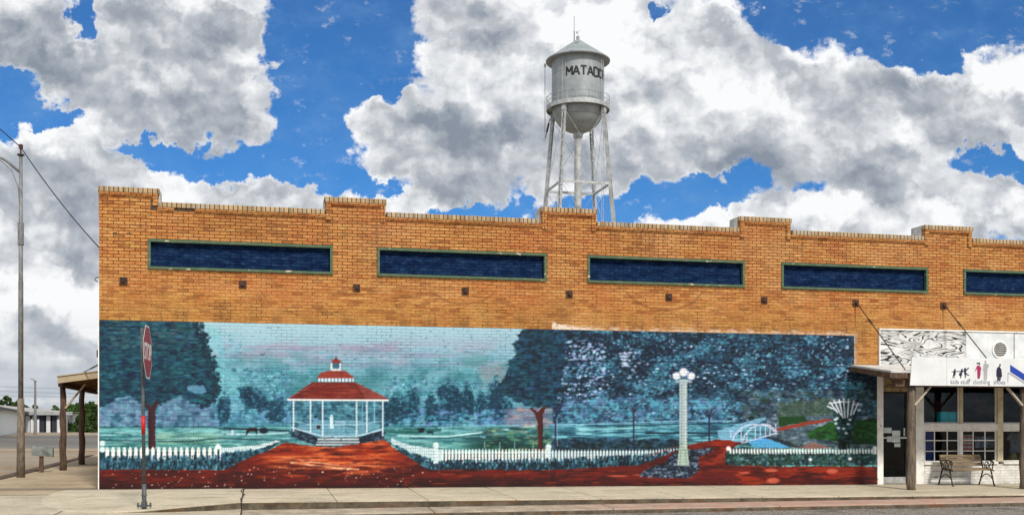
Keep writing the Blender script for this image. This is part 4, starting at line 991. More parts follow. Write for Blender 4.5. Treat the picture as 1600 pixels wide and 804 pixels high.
wb('mullion', bx[5], bx[6], .47, 1.32, YW+.0, YW+.12, M['white_paint'])
wb('window_rail', bx[4]+.002, bx[7]-.002, 1.322, 1.498, YW-.03, YW+.14, M['white_paint'])
wb('window_rail', bx[8]+.002, 29.4, 1.322, 1.498, YW-.03, YW+.14, M['white_paint'])
wb('window_sill', bx[4]+.002, bx[7]-.002, .40, .468, YW-.05, YW+.16, M['white_paint'])
wb('window_sill', bx[8]+.002, 29.4, .40, .468, YW-.05, YW+.16, M['white_paint'])
for X in (20.9, 23.3, 25.7, 27.6): wb('window_post', X, X+.13, .47, 2.998, YW-.015, YW+.15, M['white_paint'])
m, t = material('white_painted_brick', .8, spec=.25)
s_ = t.sep(t.geo); p_ = t.comb(s_[0], s_[2])
brk = t.n('ShaderNodeTexBrick', {'offset': .5}, Vector=p_, Scale=1.0, Mortar_Size=.007, Mortar_Smooth=.3, Brick_Width=.232, Row_Height=.0745).outputs['Fac']
col = t.mix(t.rng(t.noise(p_, 4, 6, .65), .35, .65), (.80, .79, .77), (.60, .59, .56))
col = t.mix(t.m('MULTIPLY', brk, .3), col, (.2, .18, .15))
col = t.mix(t.rng(t.noise(t.v('MULTIPLY', p_, (1, 1.6, 1)), 3.5, 6, .75), .60, .68), col, (.19, .15, .12))
col = t.mix(t.m('MULTIPLY', t.rng(t.m('ADD', s_[2], t.m('MULTIPLY', t.noise(p_, 5, 4), .25)), .05, -.12), .7), col, (.10, .085, .065))
setc(t, col); bump(t, t.m('SUBTRACT', t.m('MULTIPLY', t.noise(p_, 20, 3), .4), brk), .8, .008); M['white_brick'] = m
wb('bulkhead', bx[4]+.002, 29.45, -.4, .398, YW+.0, YW+.25, M['white_brick'])
# glass, thin
m = bpy.data.materials.new('shop_glass'); m.use_nodes = True; t = NT(m.node_tree)
o_ = t.n('ShaderNodeOutputMaterial'); tr = t.n('ShaderNodeBsdfTransparent', None, Color=(.82, .86, .88, 1)); gl = t.n('ShaderNodeBsdfGlossy', None, Color=(.9, .95, 1, 1), Roughness=.03)
mx = t.n('ShaderNodeMixShader', None, i0=.014, i1=tr.outputs[0], i2=gl.outputs[0]); t.t.links.new(mx.outputs[0], o_.inputs[0]); M['glass'] = m
def pane_win(name, x0, x1, z0, z1, vx_=(), hz=(), y=YW+.07):
    mb = MB(); mb.box(x0+.001, x1-.001, y, y+.006, z0+.001, z1-.001); g = mb.build(name, M['glass'], bld)
    fr = MB(); q = .032
    fr.box(x0, x1, y-.03, y-.001, z0, z0+q); fr.box(x0, x1, y-.03, y-.001, z1-q, z1); fr.box(x0, x0+q, y-.028, y-.001, z0+q, z1-q); fr.box(x1-q, x1, y-.028, y-.001, z0+q, z1-q)
    fr.build('frame', M['white_paint'], g)
    if vx_ or hz:
        mu = MB()
        for X in vx_: mu.box(X-.011, X+.011, y-.022, y-.0015, z0+q, z1-q)
        for Z in hz: mu.box(x0+q, x1-q, y-.020, y-.0012, Z-.011, Z+.011)
        mu.build('muntin', M['white_paint'], g)
    return g
pane_win('upper_window', bx[4]+.003, bx[5]-.003, 1.50, 2.998); pane_win('upper_window', bx[6]+.003, bx[7]-.003, 1.50, 2.998)
hz = (WZ(1500, 687.5), WZ(1500, 704))
pane_win('lower_window', bx[4]+.05, bx[5]-.003, .47, 1.32, (WX(1462), WX(1482)), hz)
pane_win('lower_window', bx[6]+.003, bx[7]-.003, .47, 1.32, (WX(1522.5), WX(1541)), hz)
for a, b in ((bx[8], 20.9), (21.03, 23.3), (23.43, 25.7), (25.83, 27.6), (27.73, 29.4)):
    pane_win('upper_window', a+.003, b-.003, 1.50, 2.998); pane_win('lower_window', a+.003, b-.003, .47, 1.32)
# door
d0, d1 = bx[1]+.004, bx[2]-.002
zb0 = gz(16, YW)+.02
mb = MB(); mb.box(d0+.05, d1-.05, YW+.095, YW+.101, zb0+.17, 2.30); door = mb.build('shop_door', M['glass'], bld)
mb = MB(); mb.box(d0, d0+.05, YW+.07, YW+.12, zb0, 2.348); mb.box(d1-.05, d1, YW+.07, YW+.12, zb0, 2.348); mb.box(d0+.051, d1-.051, YW+.07, YW+.12, 2.29, 2.348)
m, t = material('dark_bronze_frame', .5, .3); setc(t, (.03, .027, .025)); M['bronze'] = m
mb.build('door_frame', M['bronze'], door)
mb = MB(); mb.box(d0+.051, d1-.051, YW+.065, YW+.115, zb0, zb0+.165); mb.build('kick_plate', mottled('grey_kick_plate', (.42, .43, .43), (.28, .28, .28), 4, .6), door)
mb = MB(); mb.box(d0+.02, d1-.02, YW+.05, YW+.069, 1.10, 1.14); mb.build('push_bar', mottled('aluminium_bar', (.6, .6, .6), (.45, .45, .45), 4, .5), door)
wb('door_sill', d0, d1, FZ, zb0-.004, YW+.0, YW+.15, M['concrete'] or M['walk'])
# room behind
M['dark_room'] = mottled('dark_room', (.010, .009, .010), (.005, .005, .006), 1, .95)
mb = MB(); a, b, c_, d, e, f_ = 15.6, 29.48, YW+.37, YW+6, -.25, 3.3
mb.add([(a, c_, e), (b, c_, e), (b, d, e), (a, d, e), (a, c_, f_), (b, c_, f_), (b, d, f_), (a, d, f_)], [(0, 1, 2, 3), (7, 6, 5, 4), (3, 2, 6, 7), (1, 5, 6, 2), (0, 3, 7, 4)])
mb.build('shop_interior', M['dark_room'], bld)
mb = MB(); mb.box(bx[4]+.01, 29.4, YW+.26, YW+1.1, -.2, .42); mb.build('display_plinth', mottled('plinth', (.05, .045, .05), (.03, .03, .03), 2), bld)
mb = MB(); mb.box(bx[4]+.01, 29.4, YW+.26, YW+.62, 1.40, 1.439); mb.build('display_shelf', M['tan_wood'], bld)

def boxobj(name, x0, x1, y0, y1, z0, z1, mat, bevel=.004):
    mb = MB(); cx, cy = (x0+x1)/2, (y0+y1)/2
    mb.box(x0-cx, x1-cx, y0-cy, y1-cy, 0, z1-z0); o = mb.build(name, mat, None, bevel=bevel); o.location = (cx, cy, z0); return o
# teal carton pair in the upper window
m_teal = mottled('teal_card', (.03, .62, .70), (.03, .50, .60), 5, .6)
tx0, tx1 = at_y(1469, 650, YW+.12)[0], at_y(1495.5, 650, YW+.12)[0]
t_ = empty('display_box', ((tx0+tx1)/2, YW+.2, 1.44), 'bright turquoise double box standing behind the upper shop window', 'box')
mid = (tx0+tx1)/2
mb = MB(); mb.box(tx0, mid-.006, YW+.12, YW+.28, 1.442, 1.82); mb.build('carton', m_teal, t_, bevel=.006)
mb = MB(); mb.box(mid+.006, tx1, YW+.12, YW+.28, 1.442, 1.815); mb.build('carton', m_teal, t_, bevel=.006)
# striped cloth hung in the lower window
m, t = material('striped_cloth', .9); s_ = t.sep(t.geo)
st = t.m('FRACT', t.m('MULTIPLY', s_[2], 9.0)); setc(t, t.mix(t.rng(st, .48, .52), (.55, .10, .12), (.55, .52, .50)))
def cloth(name, px0, px1, py0, py1, mat, label, cat, y=YW+.2, wave=.012):
    x0, z1 = at_y(px0, py0, y); x1, z0 = at_y(px1, py1, y); mb = MB(); n = 14; vs = []
    for k in range(n+1):
        f = k/n; X = (f-.5)*(x1-x0); dy = wave*math.sin(f*11)+wave*.5*math.sin(f*23+1)
        vs += [(X, dy, 0), (X, dy*1.4, z1-z0), (X, dy+.006, 0), (X, dy*1.4+.006, z1-z0)]
    fs = []
    for k in range(n):
        a = 4*k; b = a+4; fs += [(a, b, b+1, a+1), (a+3, b+3, b+2, a+2), (a+1, b+1, b+3, a+3), (a+2, b+2, b, a)]
    mb.add(vs, fs); o = mb.build(name, mat, None, smooth=False); o.location = ((x0+x1)/2, y, z0); return tag(o, label, cat)
cloth('striped_flag', 1505.5, 1520, 679, 703, m, 'small red and white striped flag hanging in the lower shop window', 'flag')
m_bl, t = material('royal_blue_cloth', .85); setc(t, t.mix(t.noise(t.geo, 6), (.02, .07, .34), (.01, .03, .16)))
cloth('blue_curtain', 1447.5, 1457, 672, 720, m_bl, 'royal blue curtain at the left edge of the lower shop window', 'curtain')
m_pl, t = material('pale_reflection_sheet', .9); setc(t, t.mix(t.rng(t.noise(t.geo, 9, 4), .4, .6), (.20, .24, .30), (.07, .09, .14)))
cloth('reflection_sheet', 1524, 1553, 681, 699, m_pl, 'pale blue-grey sheet standing for a reflection in the right gridded shop window', 'cloth', YW+.26)  # sheet added in place of a smeared reflection on the pane
def shirt(px, py, sc, mat, label, Y=YW+.42):
    X, Z = at_y(px, py, Y); o2 = [(-.10, 0), (-.16, -.02), (-.30, -.20), (-.24, -.27), (-.17, -.20), (-.18, -.62), (.18, -.62), (.17, -.20), (.24, -.27), (.30, -.20), (.16, -.02), (.10, 0), (.05, -.045), (-.05, -.045)]
    t_ = empty('hanging_shirt', (X, Y, Z), label, 'shirt')
    mb = MB(); mb.prism([(X+a*sc, Z+b*sc) for a, b in o2][::-1], Y-.03, Y+.03); mb.build('shirt', mat, t_, bevel=.012)
    mb = MB(); mb.tube([(X-.13*sc, Y, Z+.0), (X, Y, Z+.05*sc), (X+.13*sc, Y, Z)], .006, 6); mb.tube([(X, Y, Z+.05*sc), (X, Y, Z+.15*sc), (X+.02, Y, Z+.18*sc)], .004, 6); mb.build('hanger', M['bronze'], t_)
shirt(1586, 674, .95, mottled('pale_shirt', (.16, .18, .20), (.08, .09, .11), 6), 'pale grey shirt hanging in the lower window at the right edge')
shirt(1530, 622, .7, mottled('dull_red_shirt', (.10, .02, .015), (.04, .01, .01), 6), 'dim dark red shirt hanging in the upper shop window right of the mullion', YW+.9)
shirt(1463, 622, .8, mottled('maroon_shirt', (.07, .012, .012), (.03, .008, .01), 6), 'dim maroon shirt hanging above the turquoise box in the shop window', YW+.9)
t_ = empty('ceramic_jug', (*at_y(1582, 718, YW+.5)[:1], YW+.5, .42), 'small mustard yellow jug on the ledge inside the right lower window', 'jug')
X = t_.location.x; mb = MB(); mb.lathe([(0, 0), (.08, .0), (.12, .08), (.12, .16), (.07, .24), (.085, .29), (.075, .29), (.06, .24), (0, .2)], (X, YW+.5, .42), 20); mb.build('jug_body', mottled('mustard_glaze', (.34, .25, .08), (.22, .15, .05), 5, .4), t_, smooth=True)
mb = MB(); mb.tube([(X+.07, YW+.5, .66), (X+.17, YW+.5, .64), (X+.17, YW+.5, .54), (X+.11, YW+.5, .50)], .013, 8); mb.build('handle', mottled('mustard_glaze_handle', (.34, .25, .08), (.22, .15, .05), 5, .4), t_)
# paper notices on the door glass
m_pp = mottled('paper', (.60, .68, .66), (.50, .58, .57), 3, .8, bumps=0)
for (a, b, c2, d2, lb) in [(1380.5, 1393, 667.5, 676, 'small wide paper notice highest on the left of the shop door glass'),
                       (1394, 1406.5, 672, 690.5, 'largest upright paper notice in the middle of the shop door glass'),
                       (1386, 1393.6, 681, 689.5, 'small paper notice touching the left side of the largest door notice'),
                       (1412, 1419.5, 668, 680.5, 'upright paper notice on the right of the shop door glass by the post'),
                       (1397.5, 1407, 692, 697.5, 'small low paper notice just above the door push bar')]:
    x0, z1 = at_y(a, c2, YW+.09); x1, z0 = at_y(b, d2, YW+.09)
    o = boxobj('paper_notice', x0, x1, YW+.0895, YW+.0935, z0, z1, m_pp, 0); tag(o, lb, 'notice', 'notices taped to the shop door')
def text_mesh(name, s, size, mat, parent, loc, extrude=.002, rot=(math.pi/2, 0, 0), align='CENTER', sx=1.0, bold=0.0, shear=0.0):
    cu = bpy.data.curves.new('t', 'FONT'); cu.body = s; cu.size = size; cu.extrude = extrude; cu.align_x = align; cu.offset = bold; cu.shear = shear; cu.resolution_u = 3
    ob = bpy.data.objects.new('t', cu); COL.objects.link(ob); bpy.context.view_layer.update()
    me2 = bpy.data.meshes.new_from_object(ob.evaluated_get(bpy.context.evaluated_depsgraph_get())); bpy.data.objects.remove(ob)
    mt = Matrix.Translation(loc) @ Matrix.Rotation(rot[2], 4, 'Z') @ Matrix.Rotation(rot[0], 4, 'X') @ Matrix.Diagonal((sx, 1, 1, 1))
    base = Vector(parent['_w']) if parent else Vector()
    for v_ in me2.vertices: v_.co = mt @ v_.co-base
    me2.name = name; o = bpy.data.objects.new(name, me2); COL.objects.link(o); me2.materials.clear(); me2.materials.append(mat)
    if parent: o.parent = parent; o['_w'] = tuple(base)
    return o

# ================================================================== awning over the walk
YA = 24.12                                    # line of the posts
aw = empty('sidewalk_awning', (15.75, YA, gz(15.75, YA)), 'wooden sidewalk awning on rough grey posts with rusty tie rods over the shopfront', 'awning')
ax0, ax1 = 15.08, 29.6
mb = MB(); zi, zo = 2.95, 2.70
mb.hexa([(ax0, YA-.16, zo), (ax1, YA-.16, zo), (ax1, YW-.06, zi), (ax0, YW-.06, zi), (ax0, YA-.16, zo+.035), (ax1, YA-.16, zo+.035), (ax1, YW-.06, zi+.035), (ax0, YW-.06, zi+.035)])
mb.build('roof_deck', M['soffit'], aw)
mb = MB(); mb.hexa([(ax0-.02, YA-.20, zo+.037), (ax1, YA-.20, zo+.037), (ax1, YW-.06, zi+.037), (ax0-.02, YW-.06, zi+.037), (ax0-.02, YA-.20, zo+.085), (ax1, YA-.20, zo+.085), (ax1, YW-.06, zi+.085), (ax0-.02, YW-.06, zi+.085)])
mb.build('roof_sheet', mottled('grey_roof_felt', (.62, .62, .61), (.48, .48, .47), 4, .8), aw)
mb = MB(); mb.hexa([(ax0-.05, YA-.16, zo-.09), (ax0-.002, YA-.16, zo-.09), (ax0-.002, YW-.06, zi-.09), (ax0-.05, YW-.06, zi-.09), (ax0-.05, YA-.16, zo+.03), (ax0-.002, YA-.16, zo+.03), (ax0-.002, YW-.06, zi+.03), (ax0-.05, YW-.06, zi+.03)])
mb.box(ax0-.05, 15.52, YA-.20, YA-.165, zo-.10, zo+.03)
mb.build('edge_board', M['dark_wood'], aw, bevel=.005)
mb = MB()
for k in range(10):
    X = 15.3+1.5*k
    if X < 29.5: mb.hexa([(X, YA-.1, zo-.13), (X+.05, YA-.1, zo-.13), (X+.05, YW-.08, zi-.13), (X, YW-.08, zi-.13), (X, YA-.1, zo-.003), (X+.05, YA-.1, zo-.003), (X+.05, YW-.08, zi-.003), (X, YW-.08, zi-.003)])
mb.split('rafter', M['soffit'], aw)
mb = MB(); mb.box(ax0+.2, ax1, YA-.05, YA+.05, zo-.30, zo-.135); mb.build('front_beam', M['dark_wood'], aw, bevel=.006)
m_post = M['grey_wood']
for X in (15.74, 18.97, 22.2, 25.4, 28.6):
    g0 = gz(X, YA); mb = MB(); pts = []; rs = []
    for k in range(12):
        f = k/11; pts.append((X+.012*math.sin(k*1.7+X), YA+.012*math.cos(k*2.3+X), g0-.03+(zo-.30-g0+.03)*f)); rs.append(.108-.012*f+.006*math.sin(k*2.9+X))
    mb.tube(pts, rs, 12); mb.build('post', m_post, aw, smooth=True)
    for sg in (-1, 1):
        if X < 16 and sg < 0: continue
        mb = MB(); mb.bar((X+sg*.07, YA-.03, 1.95), (X+sg*.52, YA-.03, 2.41), .045, .075, (0, 1, 0)); mb.build('brace', M['tan_wood'] if False else mottled('pale_brace_wood', (.48, .42, .34), (.34, .29, .23), 6, .85), aw, bevel=.004)
for k in range(7, 13):
    X = -3.02+2.608*k; X2, Z2 = X+.42, 2.83
    a, b = Vector((X, YW-.07, 4.655)), Vector((X2, YA+.12, Z2)); mb = MB()
    mb.tube([a, b], .014, 8); q = a.lerp(b, .24); q2 = a.lerp(b, .33); mb.tube([q, q.lerp(q2, .2), q.lerp(q2, .8), q2], [.014, .026, .026, .014], 8)
    q = a.lerp(b, .03); mb.tube([a, q], [.035, .02], 8)
    mb.build('tie_rod', M['rust'], aw)
# signboard in front of the awning, made of butted panels
YS = YA-.20
sx0 = 15.56; sz0, sz1 = 2.425, 3.125
sg = empty('shop_signboard', (sx0, YS-.03, sz0), 'long white shop signboard with dark figures, grey script and a big blue letter', 'signboard')
M['sign_white'] = mottled('painted_sign_white', (.76, .78, .79), (.66, .69, .71), 2, .55, speck=((.30, .31, .33), .70, 6))
splits = [sx0, at_y(1478.3, 600, YS)[0], 19.1, 22.7, 26.2, 29.6]
for i, (a, b) in enumerate(zip(splits[:-1], splits[1:])):
    mb = MB(); mb.hexa([(a+.003, YS-.03, sz0), (b-.003, YS-.03, sz0), (b-.003, YS-.002, sz0), (a+.003, YS-.002, sz0), (a+(.06 if i == 0 else .003), YS-.03, sz1), (b-.003, YS-.03, sz1), (b-.003, YS-.002, sz1), (a+(.06 if i == 0 else .003), YS-.002, sz1)])
    mb.build('panel', M['sign_white'], sg, bevel=.004)
def simple(name, c, rough=.6, var=.12):
    m, t = material(name, rough); setc(t, t.mix(t.noise(t.geo, 9, 4), tuple(x*(1-var) for x in c), tuple(min(1, x*(1+var)) for x in c))); return m
m_navy = simple('navy_sign_paint', (.014, .012, .045)); m_mag = simple('magenta_sign_paint', (.36, .018, .10)); m_gry = simple('grey_sign_paint', (.36, .36, .38))
m_blue = simple('blue_sign_paint', (.01, .05, .36)); m_txt = simple('faded_script_paint', (.20, .20, .27)); m_blk = simple('black_sign_paint', (.012, .012, .016))
SF = YS-.0305
def sgn(px, py):                              # photograph measurement -> place on the board's face
    return at_y(px, py, SF)
def figure(name, polys, mat, label=None, dy=0.0, parent=sg):
    mb = MB()
    for j, pl in enumerate(polys):
        pts = [sgn(1480+x*.075, 555+y*.075) for x, y in pl]
        ar = sum(pts[i][0]*pts[(i+1) % len(pts)][1]-pts[(i+1) % len(pts)][0]*pts[i][1] for i in range(len(pts)))
        if ar < 0: pts = pts[::-1]
        mb.prism(pts, SF-.003-.0007*j-dy, SF+.001)
    o = recalc(mb.build(name, mat, parent))
    if label: o['label'] = label
    return o
circ = lambda cx, cy, rx, ry, n=12: [(cx+rx*math.cos(2*math.pi*k/n), cy+ry*math.sin(2*math.pi*k/n)) for k in range(n)]
figure('children_silhouette', [
    circ(160, 297, 18, 20), [(146, 312), (174, 312), (180, 335), (172, 362), (176, 408), (118, 414), (128, 365), (120, 330)], [(120, 330), (95, 355), (88, 348), (118, 318)], [(175, 325), (250, 322), (250, 336), (175, 342)],
    [(125, 412), (112, 440), (96, 465), (106, 468), (124, 445), (136, 412)], [(150, 410), (150, 470), (140, 474), (136, 468), (138, 410)],
    circ(308, 294, 20, 18), [(288, 312), (318, 312), (322, 340), (305, 365), (306, 415), (240, 408), (250, 370), (282, 345)], [(250, 322), (290, 315), (290, 335), (250, 338)], [(262, 412), (285, 412), (292, 450), (282, 468), (268, 462), (278, 448)], [(315, 318), (345, 318), (345, 332), (315, 332)],
    circ(370, 276, 22, 20), [(345, 300), (388, 292), (396, 320), (382, 345), (410, 372), (398, 385), (352, 372), (356, 340)], [(385, 300), (425, 262), (450, 248), (456, 258), (428, 284), (395, 318)], [(395, 372), (425, 392), (456, 398), (452, 410), (420, 406), (388, 384)], [(358, 372), (378, 378), (385, 430), (378, 460), (362, 458), (370, 430)]], m_navy, 'three dark dancing child silhouettes')
wm_ = figure('woman_figure', [
    [(618, 215), (650, 205), (680, 215), (700, 250), (708, 275), (695, 320), (625, 318), (622, 260)], [(625, 322), (694, 322), (690, 400), (672, 480), (630, 480), (628, 400)], [(612, 230), (622, 250), (600, 310), (580, 330), (590, 290)]], m_mag, 'magenta dressed woman figure', .003)
figure('hat_and_face', [[(612, 148), (680, 148), (682, 168), (680, 190), (662, 192), (655, 172), (614, 172)]], m_blk, None, .004)
figure('man_silhouette', [circ(796, 130, 18, 30), [(770, 165), (825, 165), (870, 200), (860, 240), (838, 260), (832, 350), (828, 440), (815, 520), (795, 520), (795, 400), (785, 400), (782, 515), (760, 515), (760, 330), (745, 300), (755, 200)]], m_gry, 'pale grey man silhouette')  # man figure in flat grey sign paint
figure('suited_figure', [circ(1100, 198, 16, 30), [(1082, 215), (1095, 228), (1090, 250), (1055, 250), (1062, 238)], [(1050, 240), (1095, 244), (1128, 285), (1138, 400), (1142, 440), (1022, 440), (1025, 300), (1035, 270)], [(1040, 440), (1078, 440), (1072, 530), (1040, 536)], [(1084, 440), (1122, 440), (1104, 528), (1080, 528)]], m_navy, 'dark navy long-coated figure')
for s_t, px, sz, w_ in (('kids stuff', 1500, .155, .98), ('clothing', 1533.5, .155, 1.0), ('shoes', 1561.5, .15, 1.0)):
    X, Z = sgn(px, 599.2+(px-1500)*.008); text_mesh('lettering', s_t, sz, m_txt, sg, (X, SF-.001, Z), .002, sx=w_, bold=.001)
# the large letter, most of it past the edge of the photograph
nx, nz = sgn(1578, 599)
figure('letter', [[(1310, 190), (1310, 335), (1780, 640), (1780, 500)]], m_blue, 'big blue letter N')
mb = MB()
a0, b0 = sgn(1480+1310*.075, 555+190*.075); a1, b1 = sgn(1480+1780*.075, 555+500*.075); a2, b2 = sgn(1480+1780*.075, 555+640*.075)
mb.box(a1-.16, a1+.02, SF-.0045, SF+.001, sz0+.10, sz1-.10); mb.build('letter_stroke', m_blue, sg)
figure('letter_outline', [[(1260, 355), (1300, 352), (1300, 372), (1276, 385), (1268, 560), (1256, 560)], [(1300, 355), (1320, 362), (1780, 665), (1770, 690), (1310, 392), (1300, 374)]], m_gry, None, .001)  # grey painted edge of the big letter

# ================================================================== bench
bxm, byr = at_y(1499, 754, 25.60)[0], 25.60
bn = empty('park_bench', (bxm, 25.3, gz(bxm, 25.3)), 'weathered wooden slat bench with black cast-iron ends against the shop wall', 'bench')
m_slat = mottled('bench_slats', (.27, .20, .115), (.13, .095, .06), 3, .8, stretch=(.8, 8, 8), speck=((.44, .38, .28), .66, 5), bumps=.6, bd=.01)
m_iron = mottled('black_cast_iron', (.016, .016, .018), (.03, .028, .027), 14, .55)
g0 = gz(bxm, 25.3)
def bp(u, v_, w_): return (bxm+u, byr-v_, g0+w_)     # u along, v out from the wall, w up
mb = MB()
for v_, w_ in ((.20, .445), (.29, .447), (.38, .445), (.47, .438), (.55, .42)): mb.box(bxm-.60, bxm+.60, byr-v_-.037, byr-v_+.037, g0+w_-.013, g0+w_+.013)
mb.build('seat', m_slat, bn, bevel=.004)
mb = MB()
for v_, w_, h in ((.115, .56, .085), (.075, .665, .085), (.035, .765, .08)):
    mb.hexa([bp(-.60, v_+.016, w_-h/2), bp(.60, v_+.016, w_-h/2), bp(.60, v_-.012, w_-h/2), bp(-.60, v_-.012, w_-h/2), bp(-.60, v_-.014, w_+h/2), bp(.60, v_-.014, w_+h/2), bp(.60, v_-.040, w_+h/2), bp(-.60, v_-.040, w_+h/2)])
mb.build('backrest', m_slat, bn, bevel=.004)
for sgx in (-1, 1):
    u = sgx*.615; mb = MB(); P = lambda pts: [bp(u, a, b) for a, b in pts]
    mb.tube(P([(-.04, 0), (-.01, .03), (.07, .22), (.14, .41)]), [.024, .020, .018, .02], 8)
    mb.tube(P([(.62, 0), (.585, .03), (.53, .20), (.46, .41)]), [.024, .020, .018, .02], 8)
    mb.tube(P([(.05, .17), (.18, .27), (.30, .30), (.42, .26), (.54, .17)]), .013, 8)
    mb.tube(P([(.0, .81), (.02, .77), (.09, .58), (.15, .43), (.3, .415), (.50, .41), (.60, .39)]), [.012, .018, .018, .02, .02, .018, .014], 8)
    mb.tube(P([(.07, .645), (.2, .67), (.38, .665), (.52, .64), (.58, .60), (.57, .56), (.53, .57)]), [.016, .019, .019, .019, .018, .014, .01], 8)
    mb.tube(P([(.50, .41), (.535, .48), (.515, .56), (.50, .64)]), .013, 8)
    c0 = (.30, .545); mb.tube(P([(c0[0]+.085*math.cos(a), c0[1]+.085*math.sin(a)) for a in [k*math.pi/8 for k in range(17)]]), .012, 6, False)
    mb.tube(P([(.18, .44), (.22, .50), (.16, .56), (.13, .62)]), .011, 6); mb.tube(P([(.44, .44), (.40, .50), (.44, .56), (.46, .63)]), .011, 6)
    mb.tube(P([(.30, .46), (.28, .54), (.33, .58), (.30, .63)]), .011, 6)
    mb.build('end_frame', m_iron, bn, smooth=True)

# ================================================================== porch awning behind the left corner
YB = 31.9
pa = empty('side_porch', (-5.3, YB, gz(-5.3, YB)), 'open timber porch on two dark posts along the left side wall of the brick building', 'porch')
po1, D1 = on_ground(98.5, 734.4); po2, D2 = on_ground(128, 725.3)
xa, xb_ = -5.75, XL-.004
zA = at_d(90, 600, 32.0/ray(90)[1]*1.0)[2]
yf, yb_ = po1.y-.55, po2.y+3.5
def pz(X): return 2.68+(X-xa)*.145
def slab(mbx, x0, x1, y0, y1, t0, t1): mbx.hexa([(x0, y0, pz(x0)+t0), (x1, y0, pz(x1)+t0), (x1, y1, pz(x1)+t0), (x0, y1, pz(x0)+t0), (x0, y0, pz(x0)+t1), (x1, y0, pz(x1)+t1), (x1, y1, pz(x1)+t1), (x0, y1, pz(x0)+t1)])
xa = at_y(90, 600, yf)[0]
mb = MB(); slab(mb, xa+.03, xb_, yf+.03, yb_, 0, .05); mb.build('roof_deck', M['soffit'], pa)
mb = MB(); slab(mb, xa, xb_, yf, yf+.028, -.03, .16); mb.build('fascia_board', M['fascia_side'], pa, bevel=.004)
mb = MB(); slab(mb, xa-.03, xb_, yf-.03, yb_, .161, .185); mb.build('roof_sheet', M['fascia_side'], pa)
mb = MB(); slab(mb, xa, xa+.028, yf+.03, yb_, -.005, .158); mb.build('edge_board', M['dark_wood'], pa)
mb = MB()
for k in range(5): slab(mb, xa+.03, xb_, yf+.9+k*.9, yf+.94+k*.9, -.035, -.002)
mb.split('rafter', M['soffit'], pa)
mb = MB(); mb.box(po1.x-.06, po1.x+.06, yf+.12, yb_, pz(po1.x)-.13, pz(po1.x)-.03); mb.build('side_beam', M['dark_wood'], pa)
for pp, lean in ((po1, 0), (po2, .10)):
    mb = MB(); zt_ = pz(po1.x)-.13; pts = []; rs = []
    for k in range(10):
        f = k/9; pts.append((pp.x+lean*f*0+.015*math.sin(k*1.9+lean*30), pp.y+.012*math.cos(k*2.1), pp.z-.03+(zt_-pp.z+.03)*f)); rs.append(.098-.018*f+.006*math.sin(k*2.7))
    mb.tube(pts, rs, 12); mb.build('post', M['dark_wood'], pa, smooth=True)
mb = MB(); mb.bar((po1.x+.07, po1.y-.04, 1.95), (po1.x+.62, po1.y-.04, pz(po1.x+.5)-.10), .05, .07, (0, 1, 0)); mb.build('brace', M['fascia_side'], pa, bevel=.004)
mb = MB(); a = Vector((xa+.55, yf+.3, pz(xa+.55)+.17)); b = Vector((XL, yf-2.4, 3.45)); mb.tube([a, b], .016, 8); mb.tube([a.lerp(b, .25), a.lerp(b, .45)], .026, 8); mb.build('tie_rod', mottled('grey_rod', (.25, .25, .25), (.15, .15, .15), 9), pa)

# ================================================================== stop sign
sp, Ds = on_ground(225.5, 797.5, -.03)
ss = empty('stop_sign', tuple(sp), 'red octagonal stop sign seen nearly edge-on, on a grey post with a red reflector strip', 'stop sign')
m_galv = mottled('galvanised_post', (.11, .125, .13), (.065, .075, .08), 8, .6, metal=.3)
def sp_at(px, py): return at_d(px, py, Ds)
top = sp_at(222.0, 512); bot = Vector(sp)
ax_ = lambda py: bot.lerp(top, (797.5-py)/(797.5-512))
mb = MB(); mb.tube([ax_(800), ax_(755)], .042, 12); mb.tube([ax_(757), ax_(512)], .031, 12); mb.build('post', m_galv, ss, smooth=True)
mb = MB(); q = ax_(787); mb.lathe([(0, -.05), (.075, -.05), (.075, -.02), (.055, -.02), (.055, .05), (0, .05)], tuple(q), 16); mb.box(q.x-.13, q.x+.13, q.y-.025, q.y+.025, q.z-.035, q.z-.012)
mb.tube([(q.x-.11, q.y, q.z-.06), (q.x-.11, q.y, q.z+.03)], .018, 8); mb.tube([(q.x+.11, q.y, q.z-.06), (q.x+.11, q.y, q.z+.03)], .018, 8)
mb.box(q.x-.05, q.x+.05, q.y-.05, q.y+.05, q.z+.16, q.z+.18); mb.build('base_bracket', m_galv, ss, bevel=.003)
m_red = mottled('faded_sign_red', (.30, .012, .026), (.22, .012, .022), 5, .5, bumps=0); m_refl = simple('bright_red_reflector', (.50, .010, .008), .5); m_wsg = mottled('sign_white_sheeting', (.70, .70, .71), (.6, .6, .62), 5, .5, bumps=0)
mb = MB(); mb.tube([ax_(677.5), ax_(649.5)], .037, 12); mb.build('reflector_strip', m_refl, ss, smooth=True)
# plate: horizontal direction nearly along the line of sight
cen = sp_at(227.6, 549.8); sight = Vector((ray(227)[0], ray(227)[1], 0)).normalized()
perp = Vector((sight.y, -sight.x, 0))
Rr = 41.2*Ds/F_PX/math.cos(math.pi/8); wr = .15
dh = (perp*wr+sight*math.sqrt(1-wr*wr)).normalized(); nrm = Vector((dh.y, -dh.x, 0)); 
if nrm.dot(-sight) < 0: nrm = -nrm
up_ = Vector((-.012, 0, 1)).normalized()
cen = cen+nrm*.035
def plate(name, r_, d0_, d1_, mat, hole=None):
    mb = MB(); vs = []
    for dd in (d0_, d1_):
        for k in range(8):
            a = math.pi/8+k*math.pi/4; vs.append(cen+dh*r_*math.cos(a)+up_*r_*math.sin(a)+nrm*dd)
    mb.add(vs, [tuple(range(8)), tuple(range(15, 7, -1))]+[(k, k+8, (k+1) % 8+8, (k+1) % 8) for k in range(8)])
    return recalc(mb.build(name, mat, ss))
